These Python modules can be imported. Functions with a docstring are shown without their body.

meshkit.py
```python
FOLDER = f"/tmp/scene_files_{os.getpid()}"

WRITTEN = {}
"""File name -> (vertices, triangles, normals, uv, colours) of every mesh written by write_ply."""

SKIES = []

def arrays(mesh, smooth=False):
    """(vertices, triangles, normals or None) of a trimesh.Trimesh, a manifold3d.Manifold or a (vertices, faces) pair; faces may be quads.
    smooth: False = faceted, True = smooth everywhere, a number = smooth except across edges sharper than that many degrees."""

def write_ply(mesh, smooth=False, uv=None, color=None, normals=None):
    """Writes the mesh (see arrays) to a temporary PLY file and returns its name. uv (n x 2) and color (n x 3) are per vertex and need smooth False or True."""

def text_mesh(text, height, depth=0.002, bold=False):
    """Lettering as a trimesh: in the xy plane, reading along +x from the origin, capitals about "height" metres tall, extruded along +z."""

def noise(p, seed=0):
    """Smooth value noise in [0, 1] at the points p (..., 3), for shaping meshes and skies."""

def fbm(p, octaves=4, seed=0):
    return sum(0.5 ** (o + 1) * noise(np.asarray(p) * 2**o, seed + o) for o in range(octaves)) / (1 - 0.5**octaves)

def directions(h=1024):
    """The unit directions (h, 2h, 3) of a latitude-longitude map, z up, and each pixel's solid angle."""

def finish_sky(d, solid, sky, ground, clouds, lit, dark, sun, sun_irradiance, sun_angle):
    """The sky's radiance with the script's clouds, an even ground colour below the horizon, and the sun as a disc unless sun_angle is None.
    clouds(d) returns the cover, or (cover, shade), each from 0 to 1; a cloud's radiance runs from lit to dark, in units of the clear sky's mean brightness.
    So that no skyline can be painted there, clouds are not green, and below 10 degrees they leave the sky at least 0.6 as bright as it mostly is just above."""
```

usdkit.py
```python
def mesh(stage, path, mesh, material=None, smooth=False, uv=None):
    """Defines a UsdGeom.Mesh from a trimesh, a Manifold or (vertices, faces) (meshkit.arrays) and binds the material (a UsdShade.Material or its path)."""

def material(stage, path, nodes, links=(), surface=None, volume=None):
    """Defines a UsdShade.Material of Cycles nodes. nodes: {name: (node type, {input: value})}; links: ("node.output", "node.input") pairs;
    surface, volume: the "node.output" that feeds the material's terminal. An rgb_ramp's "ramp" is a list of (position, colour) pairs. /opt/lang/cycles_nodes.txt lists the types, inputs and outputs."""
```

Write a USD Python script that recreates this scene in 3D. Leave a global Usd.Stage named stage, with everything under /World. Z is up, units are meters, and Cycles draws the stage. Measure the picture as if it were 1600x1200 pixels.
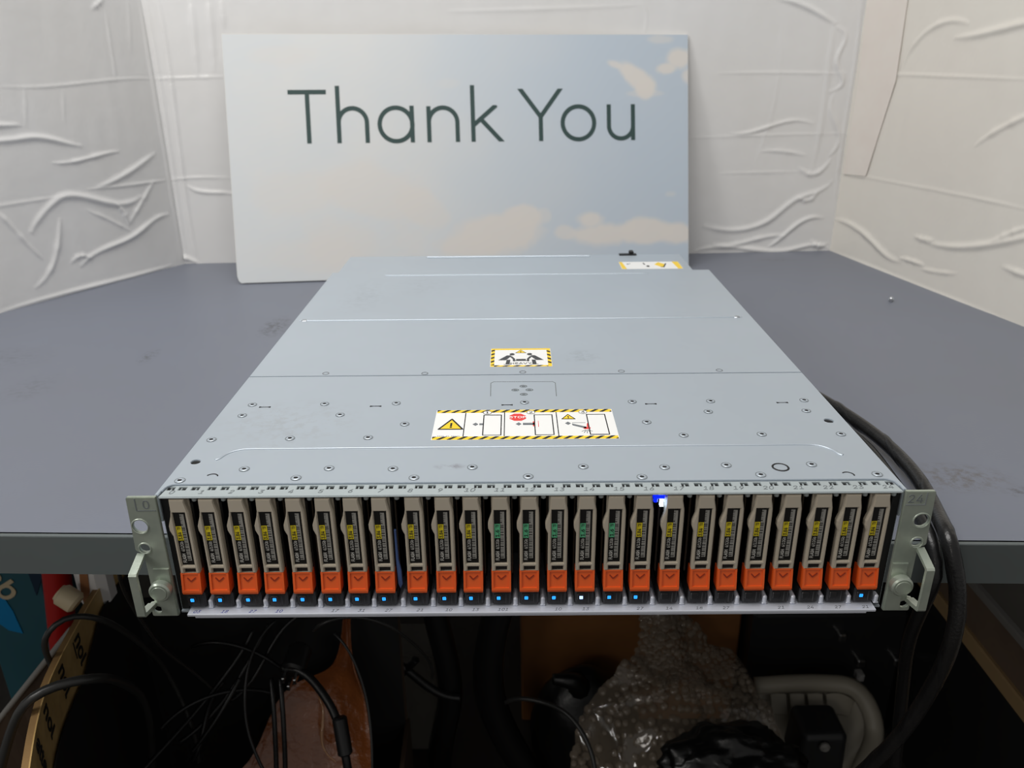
import math, numpy as np, trimesh, usdkit, meshkit
import manifold3d as m3
from scipy.spatial import cKDTree
from scipy.interpolate import CubicSpline
from shapely.geometry import Polygon, LineString, Point, box as sbox
from shapely import union_all, affinity
from pxr import Usd, UsdGeom, UsdLux, Gf, Sdf, Vt, UsdShade
rng = np.random.default_rng(7)
stage = Usd.Stage.CreateInMemory()
UsdGeom.SetStageUpAxis(stage, UsdGeom.Tokens.z); UsdGeom.SetStageMetersPerUnit(stage, 1.0)
UsdGeom.Xform.Define(stage, '/World'); UsdGeom.Scope.Define(stage, '/World/Looks')

# ---------------------------------------------------------------- camera, lights, exposure
EYE = np.array([-0.0093, -0.4159, 0.3312]); PITCH, YAW, ROLL, FPX = 0.3943, -0.0026, -0.0091, 1251.7
_cp, _sp, _c, _s = math.cos(PITCH), math.sin(PITCH), math.cos(YAW), math.sin(YAW)
FWD = np.array([_s * _cp, _c * _cp, -_sp]); _r = np.array([_c, -_s, 0]); _u = np.cross(_r, FWD)
RIGHT = math.cos(ROLL) * _r + math.sin(ROLL) * _u; UP = -math.sin(ROLL) * _r + math.cos(ROLL) * _u
cam = UsdGeom.Camera.Define(stage, '/World/camera')
cam.AddTransformOp().Set(Gf.Matrix4d(*RIGHT, 0, *UP, 0, *(-FWD), 0, *EYE, 1))
cam.CreateHorizontalApertureAttr(36.0); cam.CreateVerticalApertureAttr(27.0); cam.CreateFocalLengthAttr(36.0 * FPX / 1600)
cam.CreateClippingRangeAttr(Gf.Vec2f(0.02, 50)); cam.CreateFStopAttr(11.0); cam.CreateFocusDistanceAttr(0.56)
cam.CreateExposureAttr(0.0)
dome = UsdLux.DomeLight.Define(stage, '/World/ambient_light')
dome.CreateIntensityAttr(0.08); dome.CreateColorAttr(Gf.Vec3f(1.0, 0.98, 0.95))
def rect_light(name, loc, look, w, h, power, color):
    l = UsdLux.RectLight.Define(stage, '/World/' + name)
    l.CreateWidthAttr(w); l.CreateHeightAttr(h); l.CreateIntensityAttr(power); l.CreateColorAttr(Gf.Vec3f(*color))
    z = np.array(loc, float) - np.array(look, float); z /= np.linalg.norm(z)
    x = np.cross([0, 1, 0], z); x /= np.linalg.norm(x); y = np.cross(z, x)
    l.AddTransformOp().Set(Gf.Matrix4d(*x, 0, *y, 0, *z, 0, *map(float, loc), 1))
rect_light('ceiling_light', (-0.30, 0.10, 1.50), (-0.30, 0.1001, 0.0), 1.2, 0.9, 6.0, (1.0, 0.985, 0.965))
rect_light('side_lamp', (-1.25, -0.50, 1.0), (-0.10, 0.05, 0.0), 0.4, 0.4, 13.0, (1.0, 0.98, 0.95))
rect_light('added_front_fill', (-1.3, -2.3, 1.25), (0.0, 0.3, -0.2), 0.55, 0.45, 6.0, (1.0, 0.95, 0.88))  # added fill behind the camera, for light and glints under the table

# ---------------------------------------------------------------- helpers
def at(px, py, Y):                     # the point at depth Y that the photograph shows at (px, py)
    d = FWD + (px - 800) / FPX * RIGHT - (py - 600) / FPX * UP
    return EYE + (Y - EYE[1]) / d[1] * d
def atz(px, py, Z):
    d = FWD + (px - 800) / FPX * RIGHT - (py - 600) / FPX * UP
    return EYE + (Z - EYE[2]) / d[2] * d
def lin(c):
    c = np.asarray(c, float) / 255.0
    return tuple(np.where(c <= 0.04045, c / 12.92, ((c + 0.055) / 1.055) ** 2.4))
names = {}
def numbered(parent, name):
    k = names.get((parent, name), 0); names[(parent, name)] = k + 1
    return f'{parent}/{name}' + (f'_{k:03d}' if k else '')
def pth(parent): return '/World' if parent is None else (parent if isinstance(parent, str) else str(parent.GetPath()))
def tag(p, label=None, cat=None, group=None, kind=None):
    p = p.GetPrim() if hasattr(p, 'GetPrim') else p
    for k, v in (('label', label), ('category', cat), ('group', group), ('kind', kind)):
        if v: p.SetCustomDataByKey(k, v)
    return p
def thing(name, label, cat, loc=(0, 0, 0), rotz=0, group=None):
    x = UsdGeom.Xform.Define(stage, numbered('/World', name))
    x.AddTranslateOp().Set(Gf.Vec3d(*map(float, loc))); x.AddRotateZOp().Set(float(rotz))
    return tag(x, label, cat, group)
def obj(name, mesh, mat, parent=None, smooth=False, label=None, kind=None):
    if isinstance(mesh, list): mesh = trimesh.util.concatenate(mesh)
    p = usdkit.mesh(stage, numbered(pth(parent), name), mesh, mat, smooth=smooth).GetPrim()
    return tag(p, label, None, None, kind)
def copy(root, loc, label, rotz=0):
    was = root.GetCustomData()
    r = thing(root.GetName().rstrip('0123456789').rstrip('_'), label, was['category'], loc, rotz, was.get('group'))
    r.GetReferences().AddInternalReference(root.GetPath()); r.SetInstanceable(True)
    return r
def tm(man):
    m = man.to_mesh(); return trimesh.Trimesh(m.vert_properties[:, :3], m.tri_verts, process=False)
def rbox(x0, x1, y0, y1, z0, z1, b=0.0):            # chamfered box
    if b <= 0:
        m = trimesh.creation.box((x1 - x0, y1 - y0, z1 - z0)); m.apply_translation(((x0 + x1) / 2, (y0 + y1) / 2, (z0 + z1) / 2)); return m
    b = min(b, (x1 - x0) * .49, (y1 - y0) * .49, (z1 - z0) * .49); P = []
    for x, sx in ((x0, 1), (x1, -1)):
        for y, sy in ((y0, 1), (y1, -1)):
            for z, sz in ((z0, 1), (z1, -1)):
                P += [(x + sx * b, y + sy * b, z), (x + sx * b, y, z + sz * b), (x, y + sy * b, z + sz * b)]
    return tm(m3.Manifold.hull_points(np.array(P)))
def ext(poly, h):
    if poly.is_empty: return trimesh.Trimesh()
    return trimesh.util.concatenate([trimesh.creation.extrude_polygon(g, h, engine='earcut') for g in getattr(poly, 'geoms', [poly]) if g.area > 1e-12])
RX = trimesh.transformations.rotation_matrix(math.pi / 2, [1, 0, 0])
def front(mesh, x=0, y=0, z=0):                     # drawn in xy -> stands upright, facing -y
    mesh = mesh.copy(); mesh.apply_transform(RX); mesh.apply_translation((x, y, z)); return mesh
def up(mesh, x=0, y=0, z=0):
    mesh = mesh.copy(); mesh.apply_translation((x, y, z)); return mesh
def rot2(mesh, deg):
    mesh = mesh.copy(); mesh.apply_transform(trimesh.transformations.rotation_matrix(math.radians(deg), [0, 0, 1])); return mesh
def bevel_ext(poly, h, c):                          # flat plate whose upper edge is rounded in small steps
    return trimesh.util.concatenate([ext(poly, h - c), up(ext(poly.buffer(-c * .45), c * .6), 0, 0, h - c), up(ext(poly.buffer(-c), c * .4), 0, 0, h - c * .4)])
def spline(pts, n):
    pts = np.asarray(pts, float); t = np.r_[0, np.cumsum(np.linalg.norm(np.diff(pts, axis=0), axis=1))]
    return CubicSpline(t, pts)(np.linspace(0, t[-1], n))
def tube(pts, r, n=10, k=40, smooth=True):
    P = spline(pts, k) if smooth and len(pts) > 2 else np.asarray(pts, float)
    T = np.gradient(P, axis=0); T /= np.linalg.norm(T, axis=1)[:, None]
    N = np.cross(T[0], [0.123, 0.456, 0.88]); N /= np.linalg.norm(N); V, R = [], np.broadcast_to(r, len(P))
    a = np.linspace(0, 2 * np.pi, n, endpoint=False)
    for i in range(len(P)):
        N = N - (N @ T[i]) * T[i]; N /= np.linalg.norm(N); B = np.cross(T[i], N)
        V.append(P[i] + R[i] * (np.cos(a)[:, None] * N + np.sin(a)[:, None] * B))
    V = np.vstack(V + [P[:1], P[-1:]]); F = []
    for i in range(len(P) - 1):
        for j in range(n):
            q, w = i * n + j, i * n + (j + 1) % n
            F += [(q, w, w + n), (q, w + n, q + n)]
    m = len(P) * n
    for j in range(n):
        F += [(m, (j + 1) % n, j), (m + 1, m - n + j, m - n + (j + 1) % n)]
    return trimesh.Trimesh(V, F, process=False)
def cyl(p0, p1, r, n=20, c=0.0):
    p0, p1 = np.asarray(p0, float), np.asarray(p1, float); d = p1 - p0; L = np.linalg.norm(d)
    prof = [(0, 0), (r - c, 0), (r, c), (r, L - c), (r - c, L), (0, L)] if c else [(0, 0), (r, 0), (r, L), (0, L)]
    m = trimesh.creation.revolve(prof, sections=n)
    m.apply_transform(trimesh.geometry.align_vectors([0, 0, 1], d / L)); m.apply_translation(p0); return m
def text(s, h, depth=0.0002, bold=False, centre=True):
    m = meshkit.text_mesh(s, h, depth, bold)
    if centre: m.apply_translation((-m.bounds[:, 0].mean(), -h / 2, 0))
    return m

# ---------------------------------------------------------------- materials
MATS = {}
def M(name, col, rough=0.5, metal=0.0, var=None, bump=None, coat=0.0, emit=None, spec=0.5, raw=False, spots=(), aniso=None):
    """var: (scale, amount, second colour), bump: (scale, distance), spots: ((x, y, z), (rx, ry, rz), strength) stains of a darker colour."""
    c = col if raw else lin(col)
    n = {'p': ('principled_bsdf', dict(base_color=c, roughness=rough, metallic=metal, coat_weight=coat, specular_ior_level=spec)), 'g': ('geometry', {}), 't': ('texture_coordinate', {})}
    L, src = [], None
    if emit: n['p'][1].update(emission_color=emit[0], emission_strength=emit[1])
    if var:
        n['vm'] = ('mapping', dict(scale=var[3] if len(var) > 3 else (1, 1, 1), mapping_type='point'))
        n['vn'] = ('noise_texture', dict(scale=var[0], detail=5, roughness=0.6)); n['vr'] = ('map_range', dict(from_min=0.35, from_max=0.7, to_min=0, to_max=var[1], clamp=True))
        n['vx'] = ('mix', dict(color1=c, color2=lin(var[2])))
        L += [('t.object', 'vm.vector'), ('vm.vector', 'vn.vector'), ('vn.fac', 'vr.value'), ('vr.result', 'vx.fac')]; src = 'vx.color'
    for i, (ctr, rad, k, cc) in enumerate(spots):
        n[f's{i}a'] = ('vector_math', dict(math_type='subtract', vector2=ctr)); n[f's{i}b'] = ('vector_math', dict(math_type='divide', vector2=rad))
        n[f's{i}l'] = ('vector_math', dict(math_type='length')); n[f's{i}r'] = ('map_range', dict(from_min=1.0, from_max=0.2, to_min=0, to_max=1, clamp=True))
        n[f's{i}n'] = ('noise_texture', dict(scale=130, detail=6, roughness=0.7)); n[f's{i}q'] = ('map_range', dict(from_min=0.45, from_max=0.62, to_min=0, to_max=k, clamp=True))
        n[f's{i}m'] = ('math', dict(math_type='multiply')); n[f's{i}x'] = ('mix', dict(color1=c, color2=lin(cc)))
        L += [('g.position', f's{i}a.vector1'), (f's{i}a.vector', f's{i}b.vector1'), (f's{i}b.vector', f's{i}l.vector1'), (f's{i}l.value', f's{i}r.value'), ('g.position', f's{i}n.vector'),
              (f's{i}n.fac', f's{i}q.value'), (f's{i}q.result', f's{i}m.value1'), (f's{i}r.result', f's{i}m.value2'), (f's{i}m.value', f's{i}x.fac')]
        if src: L.append((src, f's{i}x.color1'))
        src = f's{i}x.color'
    if src: L.append((src, 'p.base_color'))
    if bump:
        n['bn'] = ('noise_texture', dict(scale=bump[0], detail=4)); n['bb'] = ('bump', dict(distance=bump[1], strength=1.0))
        L += [('g.position' if len(bump) > 2 else 't.object', 'bn.vector'), ('bn.fac', 'bb.height'), ('bb.normal', 'p.normal')]
    MATS[name] = usdkit.material(stage, '/World/Looks/' + name, n, L, surface='p.BSDF')
    return MATS[name]
film = M('white_film', (228, 228, 228), 0.34, var=(3.0, 0.5, (220, 217, 212)), bump=(38, 0.0006, 1), coat=0.25)
film_warm_lit = M('warm_lit_film', (227, 223, 214), 0.36, var=(4.0, 0.5, (222, 214, 205)), bump=(38, 0.0006, 1), coat=0.2)  # same white film, with the warmer light on it put into the colour
board_edge = M('board_edge', (214, 212, 206), 0.6)
lam = M('grey_laminate', (114, 119, 132), 0.42, var=(2.2, 0.7, (110, 113, 122)), bump=(420, 0.00006),
        spots=[((-0.322, 0.580, 0), (0.022, 0.05, 1), 1.0, (58, 58, 60)), ((-0.443, 0.476, 0), (0.012, 0.03, 1), 0.8, (78, 80, 84)), ((0.36, 0.17, 0), (0.05, 0.03, 1), 0.7, (84, 76, 66)), ((0.41, 0.145, 0), (0.03, 0.012, 1), 0.9, (60, 55, 50)),
               ((-0.62, 0.47, 0), (0.08, 0.05, 1), 0.4, (88, 90, 94)), ((-0.53, 0.38, 0), (0.03, 0.05, 1), 0.4, (86, 88, 92)), ((0.44, 0.92, 0), (0.05, 0.015, 1), 0.5, (90, 86, 80))])
lam_edge = M('laminate_edge', (92, 99, 99), 0.5, var=(9, 0.4, (84, 90, 90)))
steel = M('galvanised_steel', (182, 192, 201), 0.36, metal=0.35, var=(7, 0.45, (173, 182, 191)), bump=(160, 0.00004),
          spots=[((-0.17, 0.42, 0.0875), (0.03, 0.08, 1), 0.18, (130, 136, 142)), ((-0.11, 0.46, 0.0875), (0.04, 0.05, 1), 0.15, (134, 140, 146)), ((-0.17, 0.10, 0.0875), (0.06, 0.05, 1), 0.25, (150, 146, 144)),
                 ((-0.05, 0.034, 0.0875), (0.012, 0.005, 1), 0.7, (120, 112, 122)), ((0.05, 0.23, 0.0875), (0.02, 0.02, 1), 0.35, (130, 136, 142))])
steel_bright = M('bright_steel', (200, 206, 212), 0.25, metal=0.8)
zinc = M('zinc_plate', (190, 198, 184), 0.33, metal=0.6, var=(60, 0.6, (160, 172, 162)), bump=(200, 0.00005))
lipm = M('lip_steel', (186, 196, 198), 0.38, metal=0.35, var=(25, 0.4, (172, 180, 182)))
traym = M('tray_steel', (222, 226, 236), 0.38, metal=0.2, var=(40, 0.3, (200, 206, 220)))
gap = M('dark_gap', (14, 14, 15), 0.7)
blackp = M('black_plastic', (19, 19, 20), 0.45)
foot_m = M('foot_plastic', (34, 34, 36), 0.4)
beige = M('beige_plastic', (190, 180, 163), 0.45, bump=(900, 0.00003))
taupe = M('taupe_plastic', (118, 104, 90), 0.5)
orange = M('orange_plastic', (234, 96, 34), 0.38)
orange_dark = M('orange_mark', (150, 46, 14), 0.5)
lab_black = M('label_black', (16, 14, 12), 0.35)
yellow = M('tag_yellow', (226, 206, 34), 0.5)
green = M('tag_green', (96, 190, 140), 0.5)
white_ink = M('white_ink', (205, 203, 196), 0.5)
grey_ink = M('grey_ink', (150, 148, 142), 0.5)
ink = M('black_ink', (24, 24, 26), 0.6)
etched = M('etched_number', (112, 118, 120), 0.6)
pen = M('blue_pen', (70, 76, 150), 0.6)
stick_white = M('sticker_white', (236, 236, 234), 0.4)
stick_yellow = M('sticker_yellow', (244, 206, 40), 0.4)
stick_red = M('sticker_red', (226, 60, 56), 0.4)
stick_grey = M('sticker_grey', (112, 116, 120), 0.5)
led = M('led_blue', (10, 40, 90), 0.4, emit=((0.02, 0.30, 1.0), 1.6))
led_hot = M('led_white_blue', (10, 40, 90), 0.4, emit=((0.30, 0.42, 1.0), 2.6))
led_deep = M('led_deep_blue', (5, 10, 60), 0.3, emit=((0.0, 0.012, 1.0), 1.6))
led_core = M('led_core', (60, 90, 160), 0.3, emit=((0.5, 0.7, 1.0), 6.0))
tab_blue = M('tab_blue', (70, 92, 140), 0.35)
letter_green = M('letter_green', (44, 68, 66), 0.6)
cable = M('black_cable', (20, 20, 21), 0.35, bump=(300, 0.0003))
cable_sheen = M('braided_cable', (20, 20, 21), 0.28, var=(90, 0.4, (44, 42, 40), (1, 1, 0.3)), bump=(420, 0.0003))
cable_grey = M('grey_cable', (44, 44, 43), 0.34)
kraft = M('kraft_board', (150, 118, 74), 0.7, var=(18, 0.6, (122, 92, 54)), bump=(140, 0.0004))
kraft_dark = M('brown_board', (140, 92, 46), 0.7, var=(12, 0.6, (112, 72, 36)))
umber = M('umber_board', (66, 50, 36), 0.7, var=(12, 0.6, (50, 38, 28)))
kraft_orange = M('taped_board', (150, 86, 42), 0.3, var=(14, 0.7, (112, 58, 28)), bump=(45, 0.006), coat=0.8)
tape_gold = M('gold_tape', (214, 180, 120), 0.3, var=(22, 0.6, (140, 106, 58)), bump=(80, 0.001), coat=0.3)
teal = M('teal_print', (40, 92, 104), 0.5, var=(6, 0.5, (30, 74, 86)))
cyan = M('cyan_print', (0, 130, 190), 0.4)
cream = M('cream_plastic', (214, 198, 164), 0.5)
cream_ink = M('cream_ink', (196, 180, 148), 0.6)
red = M('red_plastic', (176, 22, 18), 0.4)
whitep = M('white_plastic', (226, 224, 222), 0.45)
brown = M('brown_strap', (150, 100, 62), 0.6)
floor_m = M('dark_concrete', (58, 54, 50), 0.8, var=(6, 0.7, (40, 38, 36)), bump=(60, 0.002))
grey_plastic = M('grey_plastic', (156, 150, 136), 0.45)
dark_plastic = M('dark_plastic', (36, 37, 38), 0.4)
bag_black = M('black_film', (13, 13, 13), 0.34, bump=(20, 0.003))
shelf_grey = M('shelf_grey', (122, 118, 110), 0.55, var=(10, 0.5, (84, 80, 74)))
shelf_brown = M('shelf_brown', (118, 100, 84), 0.6, var=(10, 0.5, (80, 66, 54)))
shelf_tan = M('shelf_tan', (168, 140, 100), 0.6)
silver = M('silver_metal', (200, 200, 200), 0.2, metal=1.0)
steel_edge = M('edge_strip', (132, 130, 126), 0.5)
usdkit.material(stage, '/World/Looks/bubble_film', {'d': ('principled_bsdf', dict(base_color=lin((150, 136, 118)), roughness=0.08, coat_weight=1.0, specular_ior_level=0.9)), 't': ('transparent_bsdf', {}), 'm': ('mix_closure', dict(fac=0.42))},
                [('t.BSDF', 'm.closure1'), ('d.BSDF', 'm.closure2')], surface='m.closure')
MATS['bubble'] = UsdShade.Material.Get(stage, '/World/Looks/bubble_film')
usdkit.material(stage, '/World/Looks/sky_print', {'a': ('attribute', dict(attribute='print')), 'p': ('principled_bsdf', dict(roughness=0.45, coat_weight=0.1))}, [('a.color', 'p.base_color')], surface='p.BSDF')
sky_print = UsdShade.Material.Get(stage, '/World/Looks/sky_print')

# ---------------------------------------------------------------- setting: floor, table, backdrop panels
TZ = -0.72
tag(obj('floor', rbox(-2.2, 2.2, -1.6, 2.4, TZ - 0.05, TZ), floor_m), kind='structure')

tag(obj('wall_back', rbox(-2.2, 2.2, 1.30, 1.40, TZ, 1.9), M('painted_wall', (168, 166, 160), 0.7, var=(5, 0.4, (154, 152, 146)))), kind='structure')
table = thing('table', 'long grey laminate table under the metal drive enclosure', 'table')
ed = lambda x: 0.0811 - 0.029 * x
top = Polygon([(-1.25, ed(-1.25) + .004), (1.25, ed(1.25) + .004), (1.25, 1.10), (-1.25, 1.10)])
obj('tabletop', up(ext(top, 0.033), 0, 0, -0.033), lam, table)
eb = [];  seg = LineString([(-1.25, ed(-1.25) + .003), (1.25, ed(1.25) + .003)]).buffer(0.003, cap_style=2)
obj('edge_band', up(bevel_ext(seg, 0.0334, 0.0005), 0, 0, -0.0334), lam_edge, table, smooth=30)
for x, y in ((-1.15, 0.25), (1.15, 0.2), (-1.15, 1.02), (1.15, 1.02)):
    obj('leg', rbox(x - .03, x + .03, y - .03, y + .03, TZ, -0.033, .004), shelf_grey, table)

def panel(name, label, P0, P1, hgt, mat, lines, inward, amp=1.0, step=0.0018):
    """A film-wrapped board from P0 to P1 standing on the table. lines: (pixel points, height, width) wrinkles of the film seen on it."""
    P0, P1 = np.array([*P0, 0.0]), np.array([*P1, 0.0]); U = P1 - P0; W = np.linalg.norm(U); U /= W
    N = np.cross(U, [0, 0, 1.0]); N *= np.sign(N @ np.asarray([*inward, 0.0]))
    nu, nv = int(W / step), int(hgt / step); u, v = np.meshgrid(np.linspace(0, W, nu), np.linspace(0, hgt, nv)); g = np.stack([u.ravel(), v.ravel()], 1)
    h = np.zeros(len(g))
    for pts, A, sg in lines:
        q = []; sg = sg * .62
        for px, py in pts:
            d = FWD + (px - 800) / FPX * RIGHT - (py - 600) / FPX * UP; t = ((P0 - EYE) @ N) / (d @ N); X = EYE + t * d - P0; q.append((X @ U, X[2]))
        q = np.array(q); n = 160; s = spline(q, n) if len(q) > 2 else np.stack([np.linspace(q[0, k], q[1, k], n) for k in (0, 1)], 1)
        dist, idx = cKDTree(s).query(g, distance_upper_bound=4 * sg); ok = np.isfinite(dist); i = idx[ok]
        w = np.sin(np.pi * np.clip(i / (n - 1), 0.02, 0.98)) ** 0.5 * (0.75 + 0.5 * meshkit.noise(np.stack([i * 0.06, i * 0, i * 0], 1) + A * 5e3, 3))
        h[ok] += A * w * np.exp(-(dist[ok] / (sg * (0.7 + 0.6 * w))) ** 2)
    p3 = np.stack([g[:, 0], g[:, 1], 0 * g[:, 0]], 1)
    h += amp * (0.0012 * (meshkit.noise(p3 * 9 + 5, 1) - .5) + 0.0005 * (meshkit.noise(p3 * (60, 14, 1), 2) - .5))
    V = P0 + g[:, :1] * U + g[:, 1:] * [0, 0, 1.0] + (h[:, None] + 0.0008) * N
    k = np.arange(nu * nv).reshape(nv, nu); a, b, c, d = k[:-1, :-1].ravel(), k[:-1, 1:].ravel(), k[1:, 1:].ravel(), k[1:, :-1].ravel()
    F = np.vstack([np.stack([a, b, c], 1), np.stack([a, c, d], 1)])
    if np.cross(U, [0, 0, 1.0]) @ N < 0: F = F[:, ::-1]
    root = tag(thing(name, label, 'backdrop panel'), kind='thing')
    bd = ext(Polygon([P0[:2], P1[:2], (P1 - .02 * N)[:2], (P0 - .02 * N)[:2]]).buffer(0), hgt)
    obj('board', bd, board_edge, root)
    obj('film_wrap', trimesh.Trimesh(V, F, process=False), mat, root, smooth=True)
    return root, P0, U, N
z1 = lambda l: [(x / 2.4, y / 2.4) for x, y in l]
z4 = lambda l: [(1060 + x / 2.307, y / 2.307) for x, y in l]
A1, A2 = 0.0020, 0.0027
left_lines = [(z1([(-150, 465), (0, 470), (72, 468)]), A1, .004), (z1([(-100, 540), (0, 528), (60, 522), (120, 515), (200, 525), (300, 547)]), A2, .005),
    (z1([(200, 612), (280, 605), (400, 575), (440, 568)]), A1, .0035), (z1([(370, 700), (450, 665), (520, 620), (578, 576)]), A2, .005),
    (z1([(118, 868), (150, 815), (190, 770), (230, 740), (290, 735), (380, 755), (440, 765), (525, 738)]), A2 * 1.2, .006),
    (z1([(430, 765), (465, 800), (482, 838)]), A1, .004), (z1([(484, 840), (530, 760), (575, 682)]), A1, .004),
    (z1([(305, 995), (400, 930), (500, 885), (570, 830), (628, 804)]), A2 * 1.2, .005), (z1([(268, 985), (300, 960), (340, 968)]), A1, .004),
    (z1([(133, 1078), (190, 1010), (213, 940), (225, 825)]), A1, .0045), (z1([(-60, 760), (0, 808), (60, 870), (155, 968)]), A1, .004),
    (z1([(330, 790), (410, 825), (490, 868)]), A1 * .7, .004), (z1([(0, 325), (250, 318), (420, 300), (580, 296)]), .0009, .0025), (z1([(-100, 790), (0, 772), (130, 752), (230, 735)]), .0008, .003),
    (z1([(330, 710), (500, 692), (620, 676)]), .0012, .003), (z1([(345, 32), (365, 15), (385, -5)]), .002, .004), (z1([(395, 40), (410, 140), (435, 300)]), .001, .003),
    (z1([(480, 0), (490, 200)]), .0006, .004), (z1([(0, 1172), (150, 1125), (300, 1085), (480, 1040), (640, 995)]), .0022, .004),
    (z1([(92, 330), (95, 480)]), .0006, .003), (z1([(235, 340), (240, 460)]), .0006, .003), (z1([(520, -20), (560, 240), (620, 600), (680, 970)]), .0016, .004)]
back_lines = [(z1([(590, -20), (640, 280), (680, 600), (742, 985)]), .0020, .004), (z1([(545, -20), (600, 300), (650, 640), (702, 975)]), .0018, .004),
    (z1([(570, 296), (700, 292), (850, 288)]), .0008, .003), (z1([(620, 676), (740, 666), (870, 668)]), .0009, .003), (z1([(695, 690), (730, 712), (800, 722), (880, 730)]), A1 * .8, .004),
    (z1([(620, 985), (680, 965), (720, 975), (750, 990)]), .003, .005), (z1([(716, 5), (730, 150), (742, 280)]), .0016, .006), (z1([(782, 0), (795, 130), (806, 260)]), .0016, .006), (z1([(830, 0), (842, 100)]), .0012, .005),
    (z4([(360, -4), (450, 20), (500, 45), (562, 84)]), A2, .005), (z4([(190, 480), (300, 465), (410, 435), (482, 446)]), A1 * .8, .004), (z4([(300, 545), (400, 548), (455, 560)]), A1 * .6, .004),
    (z4([(95, 815), (220, 828), (330, 790), (430, 715), (500, 690), (550, 655)]), A2, .006), (z4([(125, 880), (230, 875), (340, 850), (380, 850)]), A1, .005),
    (z4([(325, 888), (400, 830), (460, 790), (518, 786)]), A2, .005), (z4([(435, 605), (480, 628), (545, 578)]), A1, .005), (z4([(430, 712), (470, 720), (500, 690)]), A1, .005),
    (z4([(560, 85), (545, 200), (530, 330), (510, 470), (480, 610)]), .0014, .006), (z4([(575, 100), (600, 140), (570, 220), (590, 290), (545, 330)]), .0022, .005), (z4([(560, 340), (555, 420), (575, 470), (545, 560)]), .0018, .005),
    (z4([(150, 264), (350, 262), (600, 266)]), .0008, .003), (z4([(20, 498), (300, 488), (640, 480)]), .0006, .003), (z4([(150, 625), (440, 618)]), .0006, .003), (z4([(370, 100), (345, 370), (265, 615)]), .0005, .004),
    (z4([(60, 905), (250, 897), (400, 900), (450, 888), (540, 896)]), .0026, .005), (z4([(480, 870), (500, 885), (530, 880)]), .003, .006),
    (z4([(660, -10), (630, 260), (600, 450), (560, 760)]), .0014, .004), ([(700, 18), (850, 14), (1000, 8)], .0006, .004), ([(1000, -5), (1010, 30), (1005, 55)], .0005, .003)]
right_lines = [(z4([(800, 272), (815, 225), (880, 130), (960, 80), (1045, 85)]), A1, .005), (z4([(1000, 136), (1080, 125), (1246, 85), (1400, 60)]), A2, .006),
    (z4([(1072, 526), (1120, 490), (1200, 445), (1300, 400)]), A1, .005), (z4([(572, 792), (640, 820), (700, 870), (750, 920), (802, 942)]), A2, .006), (z4([(800, 930), (840, 940), (885, 956)]), A1, .004),
    (z4([(875, 968), (930, 980), (1005, 986)]), A1 * .7, .004), (z4([(905, 876), (1000, 890), (1120, 882), (1246, 858), (1350, 835)]), A2, .006), (z4([(855, 852), (880, 862), (920, 866)]), A1, .005),
    (z4([(1135, 868), (1190, 845), (1260, 820)]), A1, .005), (z4([(1175, 962), (1246, 990), (1320, 1010)]), A1, .005), (z4([(680, 264), (900, 272), (1300, 288)]), .0009, .003), (z4([(590, 620), (900, 680), (1246, 752), (1400, 790)]), .0008, .003),
    (z4([(605, 630), (680, 638)]), .0012, .003), (z4([(635, 395), (720, 398)]), .001, .003), (z4([(552, 905), (800, 1005), (1000, 1085), (1240, 1180)]), .0014, .004), (z4([(830, 20), (745, 330), (660, 700)]), .0008, .003)]
CL, CR = (-0.5690, 0.9270), (0.5520, 0.9830)
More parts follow.
